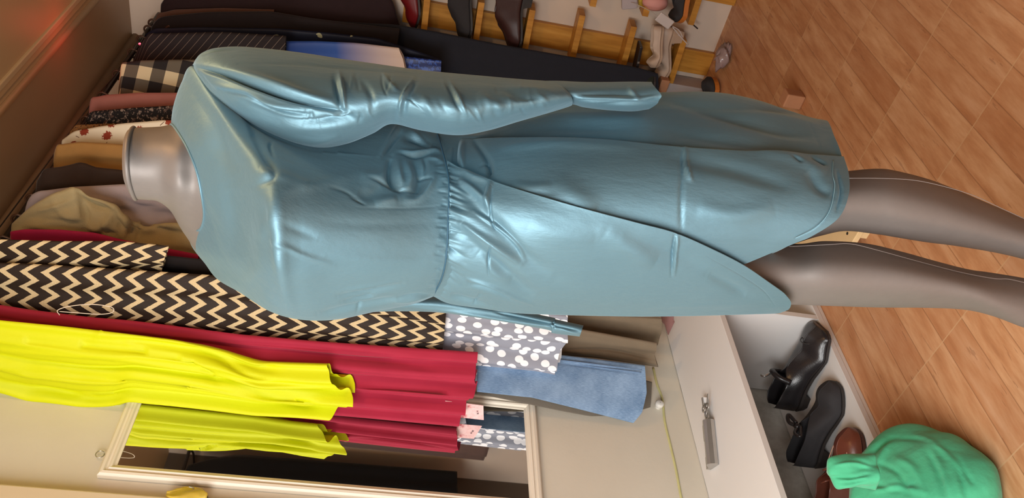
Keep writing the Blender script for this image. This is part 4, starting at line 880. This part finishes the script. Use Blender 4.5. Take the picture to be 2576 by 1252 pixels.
GS = [([(2250, 1150), (2300, 1180), (2330, 1252)], 9, .006), ([(2200, 1160), (2260, 1190), (2290, 1252)], 7, -.006), ([(2300, 1095), (2350, 1115), (2410, 1170)], 7, .006), ([(2190, 1235), (2260, 1225), (2330, 1240)], 7, .007), ([(2215, 1115), (2190, 1150), (2185, 1180)], 6, -.007), ([(2240, 1110), (2215, 1150), (2205, 1190)], 6, .006), ([(2405, 1165), (2420, 1210), (2430, 1252)], 6, -.007),([(2330, 1130), (2360, 1190), (2375, 1252)], 7, -.006), ([(2345, 1130), (2375, 1190), (2390, 1252)], 6, .004), ([(2160, 1150), (2210, 1120), (2250, 1100)], 6, -.006), ([(2110, 1190), (2170, 1180), (2210, 1170)], 5, -.008), ([(2170, 1200), (2240, 1230), (2300, 1220)], 8, -.005), ([(2230, 1100), (2320, 1105), (2380, 1130)], 6, -.004), ([(2410, 1150), (2430, 1190), (2450, 1220)], 5, -.005)]
grid_obj('cloth_body', G, GREEN, gb, True, cap=True, strokes=GS)
kn = PD(np.array([2200., 2160, 2125, 2098, 2086]), np.array([1190., 1186, 1186, 1186, 1190]), np.array([1.43, 1.44, 1.445, 1.455, 1.465]))
rows = []
ups = np.array([0, 0, 1.]); 
for k, (p_, r_) in enumerate(zip(kn, (.034, .031, .029, .026, .006))):
    ax = kn[min(k + 1, 4)] - kn[max(k - 1, 0)]; ax /= np.linalg.norm(ax); u_ = np.cross(ax, (.3, 1, .2)); u_ /= np.linalg.norm(u_); v_ = np.cross(ax, u_)
    rows.append([p_ + r_ * (1 + .16 * math.sin(3 * q + k) + .1 * math.sin(5 * q + 2 * k)) * (math.cos(q) * u_ + math.sin(q) * v_) for q in np.linspace(0, 2 * PI, 22, endpoint=False)])
G = cr(np.array(rows), 40); G = np.swapaxes(cr(np.swapaxes(G, 0, 1), 90, True), 0, 1)
grid_obj('gathered_corner', G, GREEN, gb, True, cap=True, strokes=[([(2090, 1200), (2140, 1200), (2190, 1190)], 4, -.006), ([(2110, 1215), (2150, 1212), (2180, 1205)], 4, -.005), ([(2100, 1170), (2150, 1165), (2190, 1175)], 4, .005)])

# ------------------------------------------------------------------ sealant bead and knob on the left wall
sp = PA(np.array([1643., 1652, 1666, 1672, 1686, 1700, 1712, 1725]), np.array([925., 965, 1005, 1060, 1120, 1180, 1245, 1300]), 0, XW)
se = st(tube('trim_5', [(XW + .0005, p_[1], max(p_[2], .331)) for p_ in sp], .0035, plain('yellowed_sealant', 'c9c48a', .6, mott=.15, mscale=40), n=6))
kp = PA(1658, 1018, 0, XW + .01)
kb = grid_obj('round_plug', np.array([[(XW + x_, kp[1] + r_ * math.cos(q), kp[2] + r_ * math.sin(q)) for q in np.linspace(0, 2 * PI, 20, endpoint=False)] for x_, r_ in ((0, .008), (.006, .008), (.008, .012), (.018, .012), (.021, .009), (.021, .001))]), plain('white_plastic', 'dcd8d0', .4), None, True)
tag(kb, 'small white round plastic knob on the wall beside the jeans hem', 'knob')

# ------------------------------------------------------------------ low bench behind the mannequin
bn = thing('low_wooden_platform', 'low pale wooden platform board on the floor behind the mannequin legs', 'platform', (-1.2, 1.85, 0))
boxes('top_board', [((-1.34, 1.592, .030), (-1.085, 2.08, .046))], PALEWOOD, bn, bevel=.002)
for (x_, y_) in ((-1.33, 1.61), (-1.12, 1.61), (-1.33, 2.03), (-1.12, 2.03)):
    boxes('foot', [((x_, y_, 0), (x_ + .03, y_ + .03, .0298))], PALEWOOD, bn)
nl = PA(2132, 587, 2, .046)
tube('nail', [(nl[0], nl[1], .0455), (nl[0], nl[1], .0472)], .004, DARKMETAL, bn, n=10, seg=2)
fb = boxes('wood_block', [((-.023, -.023, 0), (.023, .023, .06))], REDWOOD, None, bevel=.004); fb.location = (-1.066, 2.235, 0); tag(fb, 'reddish square wood block on the floor beside the skirt hem', 'wood block')

# ------------------------------------------------------------------ shoe racks on the back wall
YR = YB - .002
def rack(name, label, xl, xr, z0, z1, battens, hb=.10):
    r_ = thing(name, label, 'shoe rack', ((xl + xr) / 2, YB - .01, z0))
    boxes('upright_board', [((xl, YR - .020, z0), (xr, YR, z1))], RACKWOOD, r_, bevel=.001)
    for (cx, z_) in battens:
        obox('shelf_batten', (cx, YR - .020 - .0355, z_), ((1, 0, .04), (0, 1, 0), (0, 0, 1)), (hb, .035, .012), RACKWOOD, r_, bevel=.001)
    return r_
BT = [(float(PA((a_[0] + b_[0]) / 2, (a_[1] + b_[1]) / 2, 1, YR - .06)[0]), float(PA((a_[0] + b_[0]) / 2, (a_[1] + b_[1]) / 2, 1, YR - .06)[2])) for a_, b_ in
      [((1078, 0), (1062, 84)), ((1212, 14), (1192, 106)), ((1340, 32), (1314, 124)), ((1461, 40), (1438, 142)), ((1590, 66), (1562, 170)), ((1712, 104), (1686, 196))]]
rack('wooden_shoe_rack', 'varnished wooden shoe rack board with short cross battens on the back wall', -1.41, -1.31, .001, 1.27, BT)
rack('wooden_shoe_rack', 'second wooden shoe rack board at the upper edge of the photo, mostly cut off', -1.10, -1.0, .001, 1.9, [(-1.08, BT[5][1] + .005), (-1.08, .36), (-1.08, .57), (-1.08, .79), (-1.08, .985)])
RG = 'shoes on the back wall rack'
REDL = plain('dark_red_leather', '6e1418', .4, spec=.5); BRB = plain('dark_brown_leather', '3c2320', .4, mott=.15, mscale=30); BEI = plain('beige_leather', 'c2aa96', .5, mott=.05, mscale=30)
def on(z_): return z_ + .0125
YS = YR - .072
shoe('red_shoe', 'dark red shoe on the highest visible batten of the wooden rack', (-1.16, YS, on(BT[0][1])), (-1.40, YS, on(BT[0][1]) + .008), REDL, W=.075, H=.09, hh=.03, group=RG, open_=.3)
shoe('black_ankle_shoe', 'black shoe on the second visible batten of the wooden rack', (-1.17, YS, on(BT[1][1])), (-1.43, YS, on(BT[1][1]) + .008), BLACKS, W=.085, H=.10, hh=.03, group=RG, open_=.4)
shoe('brown_ankle_boot', 'dark brown ankle boot with white lining on the third batten', (-1.17, YS, on(BT[2][1])), (-1.435, YS, on(BT[2][1]) + .008), BRB, W=.09, H=.115, hh=.03, group=RG, open_=.42)
shoe('beige_heeled_shoe', 'beige heeled shoe on the lowest batten of the wooden rack', (-1.21, YS, on(BT[5][1])), (-1.44, YS, on(BT[5][1]) + .008), BEI, W=.08, H=.05, hh=.04, group=RG, open_=.6, mat_sole=plain('beige_sole', 'b39a84', .6))
shoe('beige_flat_shoe', 'second beige shoe standing behind the beige heeled shoe, toe towards the shelf', (-1.20, YS - .02, on(BT[5][1]) + .09), (-1.36, YS - .06, on(BT[5][1]) + .07), BEI, W=.075, H=.035, hh=.006, group=RG, open_=.6, mat_sole=plain('beige_sole', 'b39a84', .6))
OR_ = plain('orange_sole', 'c0702a', .5)
shoe('black_orange_shoe', 'black shoe with orange sole leaning on the floor by the back wall box', (-1.50, 2.78, .001), (-1.35, 2.90, .012), BLACKS, mat_sole=OR_, W=.09, H=.05, hh=.012, th=.018)
shoe('black_orange_shoe', 'black shoe with orange sole on the second rack at the upper photo edge', (-1.02, YS - .04, BT[5][1] + .045), (-1.17, YS - .04, BT[5][1] + .05), BLACKS, mat_sole=OR_, W=.085, H=.05, hh=.012, th=.018, group=RG)
shoe('dark_green_shoe', 'very dark green suede shoe beside the mannequin cuff', (-1.60, 2.865, .25), (-1.372, 2.90, .255), plain('dark_green_suede', '1d231a', .9), W=.08, H=.055, hh=.012, open_=.35)
sn = thing('studded_sandal', 'thin black sandal with two silver studs below the fifth batten', 'sandal', tuple(PA(1600, 155, 1, 2.93)), RG)
q1, q2 = PA(1611, 110, 1, 2.93), PA(1590, 208, 1, 2.93); dd = q2 - q1; Ld = np.linalg.norm(dd)
obox('sole', (q1 + q2) / 2, (dd, np.cross(dd, (0, 1, 0)), (0, 1, 0)), (Ld / 2, .006, .03), BLACKL, sn, bevel=.003)
for f_ in (.38, .68):
    obox('stud', q1 + dd * f_ - np.array([0, .0305, 0]), (dd, np.cross(dd, (0, 1, 0)), (0, 1, 0)), (.004, .004, .002), STEEL, sn)
# white box beside the rack
wb = thing('white_storage_box', 'white cardboard box standing on the floor in the back corner', 'box', (-1.56, 2.99, 0))
boxes('box_body', [((-1.68, 2.955, .0), (-1.435, 3.045, .245)), ((-1.68, 2.955, .245), (-1.455, 3.045, .50))], plain('white_card', 'b9b0ad', .6, mott=.04, mscale=5), wb, bevel=.004)
wk = boxes('wood_block', [((-.028, -.02, -.018), (.028, .02, .018))], REDWOOD, None, bevel=.003); wk.location = tuple(PA(1668, 212, 1, 2.93)); tag(wk, 'small reddish wood block beside the mannequin cuff', 'wood block')
# price tag with stem
pt = thing('price_tag', 'blank white rounded price tag with a stem hanging from the beige shoe', 'price tag', tuple(PA(1672, 52, 1, 2.86)))
c_ = PA(1672, 52, 1, 2.86); e1 = PA(1690, 66, 1, 2.86) - PA(1654, 40, 1, 2.86); e1 /= np.linalg.norm(e1); e2 = np.cross(e1, (0, 1, 0))
TG = plain('white_tag', 'c9c0bd', .5)
obox('tag_card', c_, (e1, e2, (0, 1, 0)), (.034, .019, .004), TG, pt, bevel=.0035)
tube('stem', [PA(1692, 68, 1, 2.855), PA(1712, 92, 1, 2.855), PA(1731, 113, 1, 2.855)], .0022, TG, pt, n=6)
tube('string', [PA(1653, 41, 1, 2.86), PA(1636, 28, 1, 2.90), PA(1612, 16, 1, 2.95), PA(1588, 6, 1, 2.985)], .0015, TG, pt, n=6)
tube('string_loop', [PA(1692, 66, 1, 2.86), PA(1708, 76, 1, 2.86), PA(1716, 92, 1, 2.86), PA(1706, 88, 1, 2.86)], .002, TG, pt, n=6)
# small things at the upper edge
cb = tube('electric_cord', [PA(x_, y_, 1, 2.99) for x_, y_ in ((1722, 2), (1722, 18), (1728, 38), (1740, 58), (1755, 72))], .003, BLACKL, None, n=8); tag(cb, 'short black cord curling down the back wall', 'cord')
pk_ = PA(1648, 6, 1, 2.97)
ball = np.array([[(pk_[0] + .035 * math.sin(a_) * math.cos(b_) * (1 + .1 * math.sin(3 * b_)), pk_[1] + .03 * math.sin(a_) * math.sin(b_), pk_[2] + .05 * math.cos(a_)) for b_ in np.linspace(0, 2 * PI, 24, endpoint=False)] for a_ in np.linspace(.05, PI - .05, 16)])
o = grid_obj('pink_pouch', ball, plain('pink_fabric', 'd99a92', .6), None, True, cap=True); tag(o, 'pale pink pouch hanging between the two racks', 'pouch')
ws = PA(1583, 2, 1, 3.0)
o = obox('paper_packet', ws, ((1, 0, .3), (0, 1, 0), (-.3, 0, 1)), (.03, .012, .03), plain('grey_white_paper', 'b7adb0', .5), None, bevel=.004); tag(o, 'crumpled grey white packet at the upper edge between racks', 'packet')
o = tube('yellow_stick', [PA(1611, -20, 1, 3.0), PA(1612, 14, 1, 3.0)], .010, YEL, None, n=10, seg=3); tag(o, 'short yellow stick beside the pink pouch', 'stick')
# crumpled clear plastic by the rack foot
pb_ = PA(1826, 150, 1, 2.86); rows = []
for k, a_ in enumerate(np.linspace(.1, PI / 2 * 1.98, 12)):
    rows.append([(-1.255 + .05 * math.sin(a_) * math.cos(b_) * (1 + .25 * math.sin(3 * b_ + k) + .15 * math.sin(7 * b_ + 2 * k)), 2.885 + .04 * math.sin(a_) * math.sin(b_) * (1 + .2 * math.sin(4 * b_ + k)), .026 + .024 * math.cos(a_) * (1 + .15 * math.sin(5 * b_ + k))) for b_ in np.linspace(0, 2 * PI, 36, endpoint=False)])
o = grid_obj('crumpled_plastic', np.array(rows), plain('clear_film', 'a08a88', .2, spec=.6), None, True, cap=True); tag(o, 'crumpled piece of clear plastic on the floor under the rack board', 'plastic wrap')

# red status light at the end of the rail
ld = PA(352, 110, 1, 2.62); lm = plain('red_led', 'ff3040', .4); lm.node_tree.nodes['Principled BSDF'].inputs['Emission Color'].default_value = (1, .05, .08, 1); lm.node_tree.nodes['Principled BSDF'].inputs['Emission Strength'].default_value = 6
ls = thing('light_string', 'thin wire with one tiny glowing red bulb along the far clothes rail', 'string light', (RX - .01, 2.7, RZ + .03))
tube('wire', [(RX - .01, 1.48, RZ + .035), (RX - .02, 1.6, RZ + .045), (RX - .01, 2.0, RZ + .03), (RX - .02, 2.4, RZ + .03), tuple(ld), (RX - .02, 2.95, RZ + .03)], .0018, DARKMETAL, ls, n=6)
tube('bulb', [ld, ld + np.array([0, -.004, .0])], .004, lm, ls, n=10, seg=2)
rl = bpy.data.lights.new('red_bulb_light', 'POINT'); rl.energy = .25; rl.color = (1, .06, .05); rl.shadow_soft_size = .05
ro = bpy.data.objects.new('red_bulb_light', rl); C.objects.link(ro); ro.location = (-1.34, 2.42, 2.21)

# ------------------------------------------------------------------ right hand side of the shop, seen in the mirror
rr2 = thing('clothes_rail', 'clothes rail on the right wall, seen only in the mirror', 'clothes rail', (.85, 2., 2.16))
tube('rod', [(.86, .9, 2.16), (.86, 3.04, 2.16)], .010, DARKMETAL, rr2, n=12, seg=2)
for yy in (1.0, 2.95): tube('bracket', [(.86, yy, 2.155), (.90, yy, 2.14), (1.048, yy, 2.14)], .007, DARKMETAL, rr2, n=8)
def side_garment(name, label, cat, y0, w_, z1, z0, mat, seed, xc=.80, dep=.09):
    rnd = random.Random(seed); rows = []; ph = rnd.uniform(0, 6)
    T = thing(name, label, cat, (.86, y0, z1), 'clothes hung on the right rail')
    for k, u in enumerate(np.linspace(0, 1, 14)):
        z = z1 + (z0 - z1) * u; ww = w_ * (.35 + .65 * min(1, u * 6) ** .6) * (1 + .08 * u); row = []
        for q in np.linspace(0, 2 * PI, 40, endpoint=False):
            m_ = 1 + .10 * math.sin(7 * q + ph + u) * (.2 + u)
            row.append((xc + dep * math.cos(q) * m_ * .6, y0 + ww * math.sin(q) * m_, z))
        rows.append(row)
    G = cr(np.array(rows), 50); G = np.swapaxes(cr(np.swapaxes(G, 0, 1), 120, True), 0, 1)
    grid_obj('fabric', G, mat, T, True, cap=True); return T
DG = [cloth('charcoal_wool', '2b2826'), cloth('black_cotton', '1b1a1b'), cloth('brown_grey_blanket', '6b5650'), cloth('dark_slate_cotton', '33302f')]
side_garment('charcoal_coat', 'charcoal coat hung nearest the door on the right rail', 'coat', 1.22, .15, 2.12, .75, DG[0], 1)
side_garment('black_cardigan', 'black long cardigan on the right rail beside the charcoal coat', 'cardigan', 1.58, .15, 2.12, .80, DG[1], 2)
side_garment('slate_dress', 'dark slate dress on the right rail, reflected in the mirror', 'dress', 1.95, .16, 2.12, .70, DG[3], 3)
side_garment('brown_blanket', 'brown grey blanket hanging low on the right rail, reflected in the mirror', 'blanket', 2.34, .16, 2.12, .5, DG[2], 4)
side_garment('black_gown', 'black gown at the far end of the right rail', 'gown', 2.74, .16, 2.12, .60, DG[1], 5)

def back_garment(name, label, cat, x0, w_, z1, z0, mat, seed):
    rnd = random.Random(seed); rows = []; ph = rnd.uniform(0, 6)
    T = thing(name, label, cat, (x0, 2.93, z1), 'clothes hung on the back wall')
    for k, u in enumerate(np.linspace(0, 1, 14)):
        z = z1 + (z0 - z1) * u; ww = w_ * (.4 + .6 * min(1, u * 6) ** .6); row = []
        for q in np.linspace(0, 2 * PI, 40, endpoint=False):
            m_ = 1 + .10 * math.sin(7 * q + ph + u) * (.2 + u)
            row.append((x0 + ww * math.cos(q) * m_, 2.96 + .05 * math.sin(q) * m_, z))
        rows.append(row)
    G = cr(np.array(rows), 50); G = np.swapaxes(cr(np.swapaxes(G, 0, 1), 120, True), 0, 1)
    grid_obj('fabric', G, mat, T, True, cap=True); return T
back_garment('brown_grey_skirt', 'brown grey long skirt on the back wall, seen only in the mirror', 'skirt', .52, .17, 1.95, .45, DG[2], 7)
back_garment('black_kaftan', 'black kaftan on the back wall beside the brown grey skirt', 'kaftan', .14, .17, 1.95, .30, DG[1], 8)
back_garment('charcoal_shawl', 'charcoal shawl on the back wall nearest the shoe racks', 'shawl', -.25, .17, 1.95, .4, DG[0], 9)
